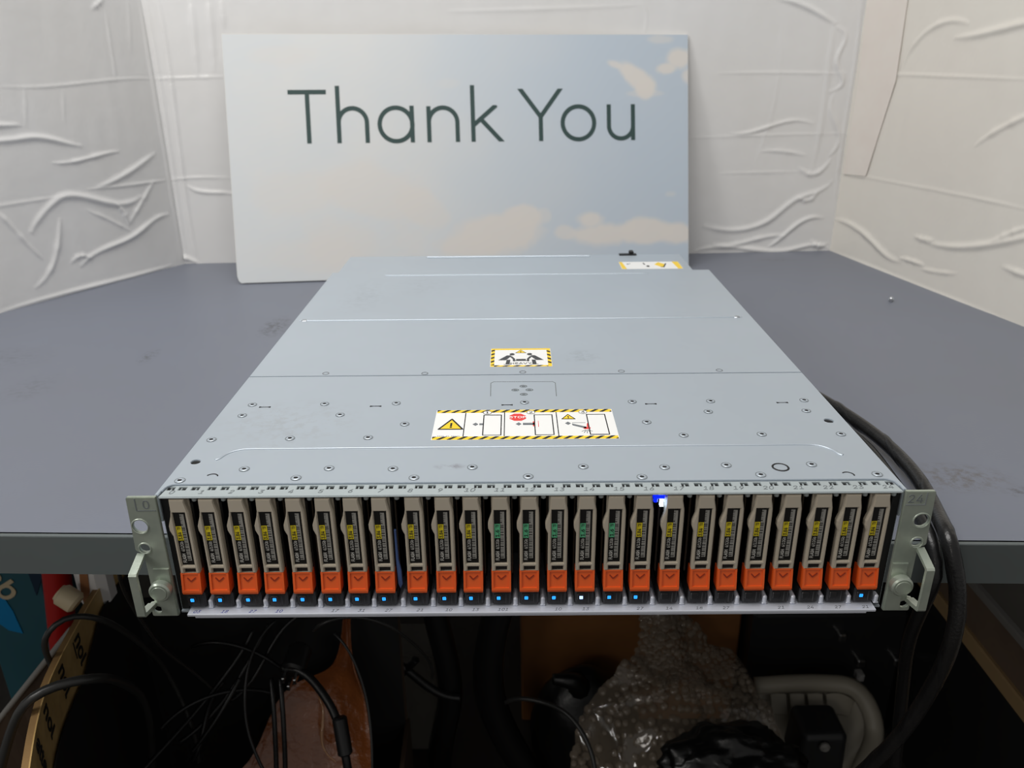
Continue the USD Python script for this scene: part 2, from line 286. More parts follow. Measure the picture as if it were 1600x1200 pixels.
dl = np.array([-0.1516, -0.2685]); dr = np.array([0.092, -0.427])
pl, pr = np.array(CL) + dl * 2.6, np.array(CR) + dr * 1.9
lp, *_ = panel('backdrop_panel', 'white film-wrapped board standing angled at the left end of the table', CL, pl, 0.52, film, left_lines, (1, -0.5))
bp, *_ = panel('backdrop_panel', 'wide white film-wrapped board standing behind the thank you sign', CL, CR, 0.52, film, back_lines, (0, -1))
rp, RP0, RU, RN = panel('backdrop_panel', 'warm-lit white film-wrapped board standing angled at the right end of the table', CR, pr, 0.52, film_warm_lit, right_lines, (-1, -0.3))
def on_plane(px, py, P0, N):
    d = FWD + (px - 800) / FPX * RIGHT - (py - 600) / FPX * UP; return EYE + ((P0 - EYE) @ N) / (d @ N) * d
q = [on_plane(x, y, RP0, RN) for x, y in ((1361, -30), (1425, -30), (1402, 126), (1355, 275), (1320, 272), (1345, 120))]
uv = np.array([((X - RP0) @ RU, X[2]) for X in q]); st = ext(Polygon(uv), 0.0006)
T = np.eye(4); T[:3, 0], T[:3, 1], T[:3, 2], T[:3, 3] = RU, [0, 0, 1], RN, RP0 + RN * 0.0022
if np.linalg.det(T[:3, :3]) < 0: st.invert()
st.apply_transform(T)
obj('tape_strip', st, M('pink_tape', (229, 223, 215), 0.36, var=(14, 0.6, (225, 213, 205)), bump=(38, 0.0006, 1)), rp, label='faintly pink tape strip along the corner')

# ---------------------------------------------------------------- thank you sign
SW, SH = 0.7169, 0.3718
sx0, sy0, syaw, slean, stw = -0.4364, 0.7907, 0.0965, 0.2813, -0.0078
a_ = np.array([math.cos(syaw) * math.cos(stw), math.sin(syaw) * math.cos(stw), math.sin(stw)]); n_ = np.array([-math.sin(syaw), math.cos(syaw), 0])
v_ = np.cross(a_, -n_); v_ /= np.linalg.norm(v_); v_ = v_ if v_[2] > 0 else -v_
v_ = math.cos(slean) * v_ + math.sin(slean) * n_; w_ = np.cross(a_, v_)            # w_ faces the camera
ST = np.eye(4); ST[:3, 0], ST[:3, 1], ST[:3, 2], ST[:3, 3] = a_, v_, w_, [sx0, sy0, 0.0017]
sign = thing('thank_you_sign', 'pale sky-printed board reading Thank You, leaning on the back panel', 'sign')
outline = Polygon([(0.006, 0.0), (0.012, 0.0004), (SW, 0.0062), (SW, SH - .001), (0.0, SH), (0.0, 0.012), (0.002, 0.004)])
core = up(ext(outline, 0.0046), 0, 0, -0.0052); core.apply_transform(ST); obj('foam_board', core, board_edge, sign)
nu, nv = 360, 188; gu, gv = np.meshgrid(np.linspace(0.0006, SW - .0006, nu), np.linspace(0, 1, nv))
lo = np.interp(gu, [0, .002, .006, .012, SW], [.012, .004, 0, .0004, .0062]); GV = lo + gv * (SH - .0012 - lo)
pxx, pyy = 345 + gu / SW * 730, 443 - GV / SH * 390              # roughly photo pixels, to place the printed clouds
P3 = np.stack([gu, GV, 0 * gu], -1)
fb = sum(meshkit.noise(P3 * (14 * 2 ** k) + k * 7.3, 11 + k) * 0.5 ** k for k in range(5)) / 1.94 - 0.5
t = np.clip((pxx + 0.25 * (443 - pyy) - 560) / 520, 0, 1)[..., None]; t = t * t * (3 - 2 * t)
colr = (1 - t) * np.array([209, 211, 211.]) + t * np.array([184, 195, 206.])
t2 = np.clip((fb + .12) * 2.5, 0, 1)[..., None]; colr += (t2 - .5) * np.array([5, 2, -1.]) * (1 - .5 * t)
for cx, cy, rx, ry, rt, k in ((985, 118, 46, 20, 35, .95), (1004, 140, 16, 18, 0, .9), (955, 102, 22, 9, 20, .8), (1060, 92, 32, 24, 0, .95), (1040, 108, 22, 12, 0, .9), (1076, 122, 18, 22, 0, .8), (1030, 62, 30, 10, 0, .5), (1005, 148, 40, 6, 0, .4),
        (760, 372, 80, 34, 0, .95), (800, 345, 34, 22, 0, .9), (720, 392, 60, 22, 0, .9), (835, 345, 14, 14, 0, .5), (930, 376, 58, 26, 0, .95), (912, 352, 30, 18, 0, .9), (1010, 374, 60, 22, 0, .95), (1060, 378, 40, 26, 0, .95), (870, 372, 22, 14, 0, .7), (1045, 312, 14, 7, 0, .35),
        (570, 310, 78, 48, 20, .55), (640, 330, 50, 26, 30, .5), (520, 380, 110, 45, 0, .5), (430, 300, 70, 40, 0, .35), (420, 85, 60, 20, 0, .35), (460, 400, 120, 40, 0, .4), (690, 130, 30, 14, 0, .25)):
    r = math.radians(rt); dx, dy = pxx - cx, pyy - cy; e = np.hypot((dx * math.cos(r) + dy * math.sin(r)) / rx, (-dx * math.sin(r) + dy * math.cos(r)) / ry)
    w = np.clip((1.0 + 1.5 * fb - e) / 0.38, 0, 1) * k * (pyy < 445)
    colr += w[..., None] * (np.array([214, 209, 203.]) - colr)
V = np.stack([gu.ravel(), GV.ravel(), np.zeros(gu.size)], 1); V = V @ ST[:3, :3].T + ST[:3, 3]
k = np.arange(nu * nv).reshape(nv, nu); a, b, c, d = k[:-1, :-1].ravel(), k[:-1, 1:].ravel(), k[1:, 1:].ravel(), k[1:, :-1].ravel()
pm = usdkit.mesh(stage, str(sign.GetPath()) + '/sky_print', (V, np.vstack([np.stack([a, b, c], 1), np.stack([a, c, d], 1)])), sky_print)
cl = np.array([lin(x) for x in colr.reshape(-1, 3)], np.float32)
UsdGeom.PrimvarsAPI(pm).CreatePrimvar('print', Sdf.ValueTypeNames.Color3fArray, 'vertex').Set(Vt.Vec3fArray.FromNumpy(cl))
lw = 0.0066; base, xh, cap = 0.2098, 0.2650, 0.2893
S = lambda *p: LineString(p).buffer(lw / 2, cap_style=2, join_style=1)
def arc(cx, cy, r, a0, a1, n=40): return [(cx + r * math.cos(math.radians(x)), cy + r * math.sin(math.radians(x))) for x in np.linspace(a0, a1, n)]
def arch(x0, x1):
    r = (x1 - x0) / 2; cy = xh - lw / 2 - r
    return union_all([S((x0, base), (x0, xh - .001)), S(*arc((x0 + x1) / 2, cy, r, 180, 0), (x1, base))])
ring = lambda cx, cy, R: Point(cx, cy).buffer(R, 48).difference(Point(cx, cy).buffer(R - lw, 48))
mid = (base + xh) / 2 - .0004; R0 = .0284
uarc = lambda x0, x1: union_all([S((x0, xh), (x0, base - .0006 + lw / 2 + (x1 - x0) / 2), *arc((x0 + x1) / 2, base - .0006 + lw / 2 + (x1 - x0) / 2, (x1 - x0) / 2, 180, 360)), S((x1, base), (x1, xh))])
letters = [('T', union_all([S((.0925, cap - lw / 2), (.1498, cap - lw / 2)), S((.1212, base), (.1212, cap))])),
    ('h', union_all([arch(.1668, .2097), S((.1668, base), (.1668, .2950))])),
    ('a', union_all([ring(.2541, mid, R0), S((.2788, base), (.2788, xh))])), ('n', arch(.3046, .3487)),
    ('k', union_all([S((.3731, base), (.3731, .2952)), S((.3745, .2355), (.4100, .2652)).intersection(sbox(.3731, 0, .6, xh)), S((.3855, .2440), (.4190, .2080)).intersection(sbox(.37, base, .6, 1))])),
    ('Y', union_all([S((.4460, .2915), (.4794, .2470)), S((.5128, .2915), (.4794, .2470)), S((.4794, base), (.4794, .2490))]).intersection(sbox(.4, base, .6, cap))),
    ('o', ring(.5392, mid, R0)), ('u', uarc(.5880, .6268))]
for ch, g in letters:
    m = ext(g, 0.0004); m.apply_transform(ST); obj('letter', m, letter_green, sign)

# ---------------------------------------------------------------- the drive enclosure
H = 0.0875; CW = 0.2252
enc = thing('drive_enclosure', 'two-unit steel rack enclosure full of drives, on the grey table', 'server')
obj('case', [rbox(-.2238, -.2222, .12, .522, 0, H - .0016), rbox(.2222, .2238, .12, .522, 0, H - .0016), rbox(-.2246, -.2238, .006, .13, 0, H - .0016), rbox(.2238, .2246, .006, .13, 0, H - .0016), rbox(-.2238, .2238, .003, .522, 0, .0012), rbox(-.2222, .2222, .14, .521, .0012, H - .003), rbox(-.2222, .2222, .0135, .14, H - .003, H - .0016)], steel, enc)
obj('bay_shade_liner', [rbox(-.2220, .2220, .12, .1395, .0014, H - .004), rbox(-.2237, -.2193, .0050, .12, .0014, H - .0035), rbox(.2192, .2237, .0050, .12, .0014, H - .0035), rbox(-.2218, .2218, .012, .12, H - .0045, H - .0032)], gap, enc)  # black side bezels, plus black inner faces painting the shade of the bay
lip_poly = Polygon([(-.2225, .0002), (.2225, .0002), (.2215, .0085), *[(x, y) for x, y in arc(.2165, .0085, .005, 0, 90, 8)], *[(x, y) for x, y in arc(-.2165, .0085, .005, 90, 180, 8)], (-.2215, .0085)])
cov = sbox(-CW, .0015, CW, .1892).difference(lip_poly.buffer(.0006)).difference(sbox(-.2228, -.01, .2228, .0062))
holes = union_all([Point(-.2155, .0432).buffer(.0030), Point(.2135, .0977).buffer(.0032)] + [affinity.scale(Point(x, y).buffer(1, 12), .0042, .0014) for x, y in ()])
obj('front_cover', [up(bevel_ext(cov.difference(holes), .0016, .0004), 0, 0, H - .0016), rbox(-CW, -CW + .0012, .004, .1892, H - .02, H - .001), rbox(CW - .0012, CW, .004, .1892, H - .02, H - .001)], steel, enc)
obj('hole', [up(ext(Point(-.2155, .0432).buffer(.0030), .0002), 0, 0, H - .0014), ], gap, enc); obj('hole', up(ext(Point(.2135, .0977).buffer(.0032), .0002), 0, 0, H - .0014), gap, enc)
obj('rear_cover', [up(bevel_ext(sbox(-CW, .1902, CW, .5210), .0016, .0004), 0, 0, H - .0016), rbox(-CW, -CW + .0012, .1902, .521, H - .02, H - .001), rbox(CW - .0012, CW, .1902, .521, H - .02, H - .001)], steel, enc)
obj('rear_section', [rbox(-.2205, .2075, .5215, .607, .0, H - .0012, .0012)], steel, enc)
def bead(pts, r=.0016, sq=.55, n=60):
    m = tube(pts, r, 10, n); m.vertices[:, 2] = H + (m.vertices[:, 2] - H) * sq; return m
P = [(x, y, H) for x, y in [(-.2035, .0455)] + arc(-.186, .0455, .0155, 170, 92, 8)] + [(x, .0612, H) for x in np.linspace(-.17, .17, 9)] + [(x, y, H) for x, y in arc(.186, .0455, .0155, 88, 10, 8)] + [(.2035, .0455, H)]
obj('bead', bead(P, .0013, .55, 160), steel, enc, smooth=True)
for x0, x1, y in ((-.2195, .2150, .3365), (-.160, .150, .506)):
    obj('bead', bead([(x0, y, H), (0, y, H), (x1, y, H)], .0019, .55), steel, enc, smooth=True)
for x in (-.2150, .2105):
    obj('dimple', up(trimesh.creation.icosphere(2, .003).apply_transform(np.diag([1.3, 1, .4, 1])), x, .3365, H), steel_bright, enc, smooth=True)
obj('bead', [rbox(-.12, .09, .5965, .5985, H - .002, H + .0002, .0006)], steel, enc)
affinity_mesh = lambda a, b: ext(affinity.scale(Point(0, 0).buffer(1, 6), a, b), .0003)
rivets = [(-.2056, .1332), (-.1515, .1336), (-.0977, .1338), (-.2073, .114), (-.136, .1138), (-.0869, .0973), (-.2162, .0749), (-.1628, .076), (-.1094, .0763), (-.1808, .0327), (-.127, .0329), (-.0863, .0316), (-.2163, .0186), (-.145, .0207), (-.0717, .0199),
    (-.0015, .1336), (.0792, .1333), (-.0361, .0329), (.0342, .0325), (-.0009, .0202), (.1379, .1331), (.2079, .1334), (.1319, .1143), (.2032, .1145), (.0845, .0974), (.1064, .0761), (.1599, .0766), (.2137, .0759), (.0854, .0309), (.1248, .0329), (.1788, .033), (.0693, .0186), (.143, .0202), (.2148, .0197)]
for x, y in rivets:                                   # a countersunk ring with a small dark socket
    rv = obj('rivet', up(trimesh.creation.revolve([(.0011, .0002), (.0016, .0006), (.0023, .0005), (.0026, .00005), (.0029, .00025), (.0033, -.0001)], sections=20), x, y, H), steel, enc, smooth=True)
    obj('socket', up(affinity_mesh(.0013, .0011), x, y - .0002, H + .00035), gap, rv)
    obj('rim_shade_line', up(ext(Point(0, 0).buffer(.0033, 8).difference(Point(0, 0).buffer(.0029, 8)), .0002), x, y, H + .0001), etched, rv)  # flat grey ring that paints the shadow line round the rivet
for x, y in ((-.195, .1287), (-.1124, .1286), (-.0145, .1291), (.0925, .1289), (.1904, .1293)):      # small bow-tie vents
    obj('notch', up(ext(Polygon([(-.0042, .001), (-.002, .0004), (.002, .0004), (.0042, .001), (.0042, -.001), (.002, -.0002), (-.002, -.0002), (-.0042, -.001)]), .0002), x, y, H), gap, enc)
for x, y in ((-.0823, .1937), (-.002, .1951), (.079, .1953), (.1594, .1955), (-.1639, .1956)):
    obj('dimple', up(ext(Point(0, 0).buffer(.0028).difference(Point(0, 0).buffer(.0022)), .0003), x, y, H - .0001), stick_grey, enc)
for x, y in ((-.0019, .1649), (-.0083, .1575), (.0027, .1575), (-.0018, .1489)):
    obj('socket', [up(ext(affinity.scale(Point(0, 0).buffer(1), .0030, .0022).difference(affinity.scale(Point(0, 0).buffer(1), .0024, .0015)), .0003), x, y, H - .0001), up(ext(affinity.scale(Point(0, 0).buffer(1), .0014, .0007), .0003), x, y, H - .0001)], etched, enc)
obj('pressed_outline', up(ext(LineString([(-.0272, .146), (-.0276, .172), (-.0255, .1745), (.0215, .1740), (.0235, .1715), (.0231, .145)]).buffer(.0003), .0003), 0, 0, H - .0002), etched, enc)
obj('ring', up(trimesh.creation.revolve([(.0042, 0), (.0046, .0005), (.0052, .0003), (.0055, 0)], sections=32), .1582, .0297, H), ink, enc, smooth=True)
for x, y, a0, a1 in ((-.1982, .023, 20, 150), (.1967, .0191, -10, 130)):
    obj('pressed_arc', up(ext(LineString(arc(0, 0, .0036, a0, a1, 14)).buffer(.0004), .0003), x, y, H - .0001), ink, enc)
# front lip with its slots and stamped numbers
NX = [-.2162 + i * .01799 for i in range(25)]
slot = sbox(-.0023, -.0022, .0023, .0016).difference(sbox(.0001, -.0023, .0009, .0002)); cuts = []
for i, x in enumerate(NX):
    for dx, fl in ((-.0054, 1), (.0047, -1)):
        cuts.append(affinity.translate(affinity.scale(slot, fl, 1, origin=(0, 0)), float(np.clip(x + dx, -.2186, .2186)), .0104))
lip = obj('front_lip', [up(bevel_ext(lip_poly.difference(union_all(cuts)), .0012, .0003), 0, 0, H - .0019), rbox(-.2222, .2222, .0, .0012, H - .0020, H - .0010, .0003)], lipm, enc)
obj('slot_backing', rbox(-.2218, .2218, .002, .0132, H - .0025, H - .0020), gap, enc)
for i, x in enumerate(NX):
    m = text(str(i), .0040, .0002); m.apply_transform(np.array([[1, .22, 0, 0], [0, 1, 0, 0], [0, 0, 1, 0], [0, 0, 0, 1.0]]))
    obj('slot_number', up(m, x, .0056, H - .00075), etched, lip)
# bottom tray rim, posts between the drives
tray = obj('tray_rim', [rbox(-.2168, .2178, -.0050, .06, .0026, .0046, .0004), rbox(-.2125, .2125, -.0040, .01, .0006, .0026, .0004)], traym, enc)
XD = [-.2122, -.1946, -.1769, -.1601, -.1424, -.1248, -.1079, -.0908, -.0708, -.0526, -.0357, -.0182, -.0007, .0167, .0340, .0517, .0684, .0869, .1059, .1228, .1401, .1576, .1761, .1936, .2109]
notes = ['03', '18', '27', '10', '', '17', '31', '27', '21', '10', '13', '101', '', '10', '13', '', '27', '14', '18', '27', '', '21', '24', '27', '21']
for i, x in enumerate(XD):
    if notes[i]:
        m = text(notes[i], .0026, .0001); m.apply_transform(np.array([[1, .3, 0, 0], [0, 1, 0, 0], [0, 0, 1, 0], [0, 0, 0, 1.0]]))
        obj('pen_note', up(m, x + .001, -.0024, .0046), pen if i < 4 else stick_grey, tray)
mids = [-.2195 + .0005] + [(a + b) / 2 for a, b in zip(XD, XD[1:])] + [.2196]
for x in mids[1:]:
    obj('guide_post', [rbox(x - .0014, x + .0014, .0005, .012, .0046, .0110, .0010), rbox(x - .0017, x + .0017, .0005, .03, .0046, .0060, .0006)], traym, enc)
    obj('guide_pin', cyl((x, .0055, H - .0065), (x, .0055, H - .0040), .0016, 12, .0004), lipm, enc)
# rack ears
for sgn, num in ((-1, '0'), (1, '24')):
    fx = lambda pts: [(sgn * abs(x), z) for x, z in pts]
    pl_ = Polygon([(.2238, .0872), (.2405, .0872), *arc(.2403, .0857, .0015, 80, 0, 5), (.2425, .0530), *arc(.2405, .0508, .0022, 0, -80, 5), (.2380, .0478), (.2378, .0105), (.2408, .0098), (.2408, .0012), *arc(.2396, .0012, .0012, 0, -90, 4), *arc(.2250, .0012, .0012, 270, 180, 4)])
    pl_ = pl_.buffer(0).difference(Point(.2364, .0669).buffer(.0045)).difference(affinity.scale(Point(.2364, .0512).buffer(1), .0034, .0030)).difference(affinity.scale(Point(.2366, .0050).buffer(1), .0029, .0025))
    low = sbox(.2242, .0008, .2340, .0365)
    if sgn < 0: pl_, low = affinity.scale(pl_, -1, 1, origin=(0, 0)), affinity.scale(low, -1, 1, origin=(0, 0))
    ear = obj('rack_ear', [front(bevel_ext(pl_, .0020, .0004), 0, .0012, 0), front(bevel_ext(low, .0008, .0003), 0, -.0008, 0)], zinc, enc, label='zinc-plated rack ear stamped ' + num)
    for hx, hz, hr in ((.2364, .0669, .0045), (.2364, .0512, .0032)):     # pressed rims round the holes
        obj('hole_rim', front(trimesh.creation.revolve([(hr, .0002), (hr + .0004, .0006), (hr + .0009, .0003), (hr + .0011, 0)], sections=24), sgn * hx, -.0008, hz), zinc, ear, smooth=True)
    x0, x1 = .2369, .2418
    prof = [(-.0006, .0478), (-.0030, .0474), (-.0172, .0440), (-.0182, .0428), (-.0182, .0138), (-.0172, .0124), (-.0010, .0075)]
    inn = [(-.0010, .0104), (-.0150, .0144), (-.0158, .0152), (-.0158, .0416), (-.0148, .0424), (-.0006, .0456)]
    hp = Polygon(prof + inn); hm = ext(hp, x1 - x0)                       # drawn in (y, z), swept along x
    hm.vertices = np.stack([hm.vertices[:, 2] + x0, hm.vertices[:, 0], hm.vertices[:, 1]], 1)
    hm.vertices[:, 0] -= (hm.vertices[:, 1] + .001) * -.06
    if sgn < 0: hm.vertices[:, 0] *= -1; hm.invert()
    obj('handle', hm, zinc, ear)
    obj('thumb_screw', [cyl((sgn * .2302, -.0016, .0225), (sgn * .2302, -.0075, .0225), .0068, 28, .0010), cyl((sgn * .2302, -.0075, .0225), (sgn * .2302, -.0080, .0225), .0048, 24, .0003)], zinc, ear, smooth=35)
    fr = LineString([(.2365, .0862), (.2365, .0780), (.2248, .0780)]).buffer(.0003, cap_style=2)
    if sgn < 0: fr = affinity.scale(fr, -1, 1, origin=(0, 0))
    obj('stamped_frame', front(ext(fr, .0004), 0, -.0006, 0), steel_bright if sgn > 0 else etched, ear)
    obj('stamped_number', front(text(num, .0056, .0003), sgn * .2302, -.0007, .0822), etched, ear)
# status light between slots 16 and 17, blue pull tab, rear latch
sl = obj('status_light', rbox(.0784, .0807, .0035, .0060, .0752, .0806, .0003), led_core, enc, label='bright blue-white status light')
obj('light_pipe', [rbox(.0743, .0812, .0030, .0056, .0808, .0848, .0006), rbox(.0746, .0772, .0035, .0056, .0780, .0820, .0006)], led_deep, sl, label='deep blue glowing light pipe')
tabp = Polygon([(-.0006, .062), (.0006, .062), (.0010, .040), (.0022, .032), (.0024, .022), (.0008, .0185), (-.0004, .022), (-.0008, .040)])
tb = front(bevel_ext(tabp, .0012, .0004), -.0826, .002, 0); obj('pull_tab', tb, tab_blue, enc, label='blue plastic pull tab')
obj('rear_latch', [rbox(.128, .150, .600, .6075, H - .0014, H + .0002), rbox(.141, .147, .605, .612, H - .004, H + .0035, .0012)], blackp, enc)
# warning stickers
def sticker(x0, x1, y0, y1, label, prints):
    W, D = x1 - x0, y1 - y0; s = obj('warning_sticker', up(ext(sbox(0, 0, W, D).buffer(-.0008).buffer(.0008), .00012), x0, y0, H + .00005), stick_white, enc, label=label)
    for nm, mat, shapes in prints(W, D):
        obj(nm, up(ext(union_all(shapes), .00008), x0, y0, H + .00017 + (.00009 if nm.startswith('black') or nm.startswith('white') else 0)), mat, s, kind='stuff')
    return s
def hatch(b, pitch, wid, sl=1.0, off=0):
    x0, y0, x1, y1 = b; h = y1 - y0; o = []
    x = x0 - h + off
    while x < x1 + h:
        o.append(Polygon([(x, y0), (x + wid, y0), (x + wid + sl * h, y1), (x + sl * h, y1)]).intersection(sbox(*b))); x += pitch
    return o
def vhatch(b, pitch, wid, sl):
    x0, y0, x1, y1 = b; w = x1 - x0; o = []; y = y0 - w
    while y < y1 + w:
        o.append(Polygon([(x0, y), (x0, y + wid), (x1, y + wid + sl * w), (x1, y + sl * w)]).intersection(sbox(*b))); y += pitch
    return o
def glyphs(s, h, cx, cy, bold=False):                 # lettering as flat shapes
    m = text(s, h, .0001, bold); f = m.faces[m.face_normals[:, 2] > .5]
    return affinity.translate(union_all([Polygon(m.vertices[t][:, :2]) for t in f]).buffer(.00001), cx, cy)
def triang(cx, y0, w, h): return Polygon([(cx - w / 2, y0), (cx + w / 2, y0), (cx, y0 + h)])
def stop_prints(W, D):
    b = .10 * D; X = lambda u: u * W; Yv = lambda v: (1 - v) * D
    bars = [sbox(.0006, D - b, W - .0006, D - .0004), sbox(.0006, .0004, W - .0006, b)]
    tri = [triang(X(.095), Yv(.66), .0168, .0165), triang(X(.745), Yv(.345), .0094, .0078)]
    octo = Point(X(.462), Yv(.27)).buffer(.0064, 2); octo = affinity.rotate(affinity.scale(octo, 1.0, 1.02), 22.5)
    blk = hatch(bars[0].bounds, .0072, .0028) + hatch(bars[1].bounds, .0072, .0028)
    for u in (.168, .388, .680): blk.append(sbox(X(u) - .0003, b, X(u) + .0003, D - b))
    for u0, u1 in ((.272, .370), (.555, .655), (.850, .952)):
        r = sbox(X(u0), Yv(.86), X(u1), Yv(.19)); blk.append(r.exterior.buffer(.00035))
    for u, n in ((.290, '1'), (.537, '2'), (.832, '3')):
        c = Point(X(u), Yv(.105)); blk += [c.buffer(.0031).difference(c.buffer(.0027))]
    whites = [Point(X(u), Yv(.105)).buffer(.0028) for u in (.290, .537, .832)] + [glyphs('STOP', .0034, X(.462), Yv(.27), True)]
    for t_ in tri: blk.append(t_.exterior.buffer(.0003 if t_.area < .0001 else .0006))
    blk += [glyphs('!', .0072, X(.095), Yv(.66) + .0062, True), glyphs('!', .0036, X(.745), Yv(.345) + .0030, True)]
    gry = []
    arrow = lambda u, v: Polygon([(X(u), Yv(v)), (X(u) + .0022, Yv(v) + .0026), (X(u) + .0042, Yv(v)), (X(u) + .0022, Yv(v) - .0026)])
    gry += [arrow(.212, .50), sbox(X(.250), Yv(.53), X(.270), Yv(.47)), arrow(.450, .50), sbox(X(.490), Yv(.535), X(.553), Yv(.465)), arrow(.722, .49), Polygon([(X(.760), Yv(.50)), (X(.762), Yv(.56)), (X(.832), Yv(.67)), (X(.836), Yv(.61))]), sbox(X(.762), Yv(.475), X(.835), Yv(.465))]
    gry += [LineString([(X(.835) + .0012 * math.cos(a), Yv(.70) + .0012 * math.sin(a)), (X(.835) + .0042 * math.cos(a), Yv(.70) + .0058 * math.sin(a))]).buffer(.00025) for a in (-2.6, -2.1, -1.57, -1.0, -.5)]
    gry += [sbox(X(.03) + i * .0012, Yv(.885), X(.03) + i * .0012 + .0008, Yv(.872)) for i in range(13) if i not in (4, 7)]
    rd = [octo, sbox(X(.545), Yv(.58), X(.557), Yv(.42)), sbox(X(.574), Yv(.60), X(.577), Yv(.40)), Polygon([(X(.838), Yv(.60)), (X(.848), Yv(.62)), (X(.853), Yv(.46)), (X(.843), Yv(.50))]), affinity.scale(Point(X(.838), Yv(.65)).buffer(1), .0026, .0018)]
    nums = [glyphs(n, .0036, X(u), Yv(.105), True) for u, n in ((.290, '1'), (.537, '2'), (.832, '3'))]
    return [('yellow_print', stick_yellow, bars + tri), ('red_print', stick_red, rd), ('grey_print', stick_grey, gry), ('black_print', ink, [union_all(blk).difference(union_all(whites[:3])), *nums]),
            ('white_print', stick_white, [union_all(whites).difference(union_all(nums + blk[-2:]))])]
sticker(-.0660, .0622, .0713, .1202, 'long white sticker with STOP sign and numbered steps, yellow-black striped edges', stop_prints)
def heavy_prints(W, D):
    e = .0034; X = lambda u: u * W; Yv = lambda v: (1 - v) * D
    yl = [sbox(0.0003, 0.0003, W - .0003, D - .0003).difference(sbox(e, e * .9, W - e, D - e * 1.1)), triang(X(.5), Yv(.26), .0092, .0072)]
    blk = vhatch((.0004, e, e, D - e), .0088, .0034, .8) + vhatch((W - e, e, W - .0004, D - e), .0088, .0034, -.8) + hatch((e, .0004, W - e, e * .9), .0092, .0040, 1.2)
    blk += [triang(X(.5), Yv(.26), .0092, .0072).exterior.buffer(.0002), glyphs('!', .0034, X(.5), Yv(.20), True)]
    g = []
    for m in (0, 1):
        P = [affinity.scale(Point(X(.355), Yv(.335)).buffer(1), .0022, .0026), Polygon([(X(.13), Yv(.655)), (X(.27), Yv(.40)), (X(.34), Yv(.40)), (X(.31), Yv(.52)), (X(.25), Yv(.66))]), LineString([(X(.30), Yv(.43)), (X(.345), Yv(.48)), (X(.385), Yv(.60)), (X(.385), Yv(.70))]).buffer(.0010), Polygon([(X(.265), Yv(.64)), (X(.325), Yv(.64)), (X(.315), Yv(.86)), (X(.25), Yv(.86))])]
        g += [affinity.scale(p, -1, 1, origin=(X(.5), 0)) if m else p for p in P]
    g += [sbox(X(.42), Yv(.68), X(.58), Yv(.60)), sbox(X(.385), Yv(.70), X(.615), Yv(.675)), sbox(X(.22), Yv(.885), X(.35), Yv(.87)), sbox(X(.65), Yv(.885), X(.78), Yv(.87)), glyphs('HEAVY', .0040, X(.5), Yv(.83))]
    return [('yellow_print', stick_yellow, yl), ('black_print', ink, blk), ('black_print', M('sticker_charcoal', (62, 64, 66), .5), g)]
sticker(-.0292, .0230, .2070, .2512, 'small white sticker of two people lifting, yellow-black striped border', heavy_prints)
def rear_prints(W, D):
    yl = [Polygon([(0.0004, .0004), (.0060, .0004), (.0040, D - .0004), (.0004, D - .0004)]), Polygon([(W - .0004, .0004), (W - .0060, .0004), (W - .0080, D - .0004), (W - .0004, D - .0004)]), Polygon([(W * .57, D * .60), (W * .66, D * .92), (W * .76, D * .60), (W * .68, D * .18)])]
    return [('yellow_print', stick_yellow, yl), ('black_print', ink, [LineString([(W * .66, D * .25), (W * .70, D * .22), (W * .77, D * .72)]).buffer(.0008), affinity.scale(Point(W * .45, D * .36).buffer(1), .0020, .0034), LineString([(W * .40, D * .8), (W * .41, D * .6)]).buffer(.0008)]), ('grey_print', stick_grey, [sbox(W * .12, D * .62, W * .15, D * .75), sbox(W * .16, D * .70, W * .18, D * .78)])]
s3 = sticker(.1225, .1965, .5310, .5660, 'white sticker with yellow ends at the rear right corner', rear_prints)
for pr_ in [s3] + list(s3.GetChildren()):             # it lies on the lower rear section
    UsdGeom.Xformable(pr_).AddTranslateOp().Set(Gf.Vec3d(0, 0, -.0012)) if pr_ == s3 else None

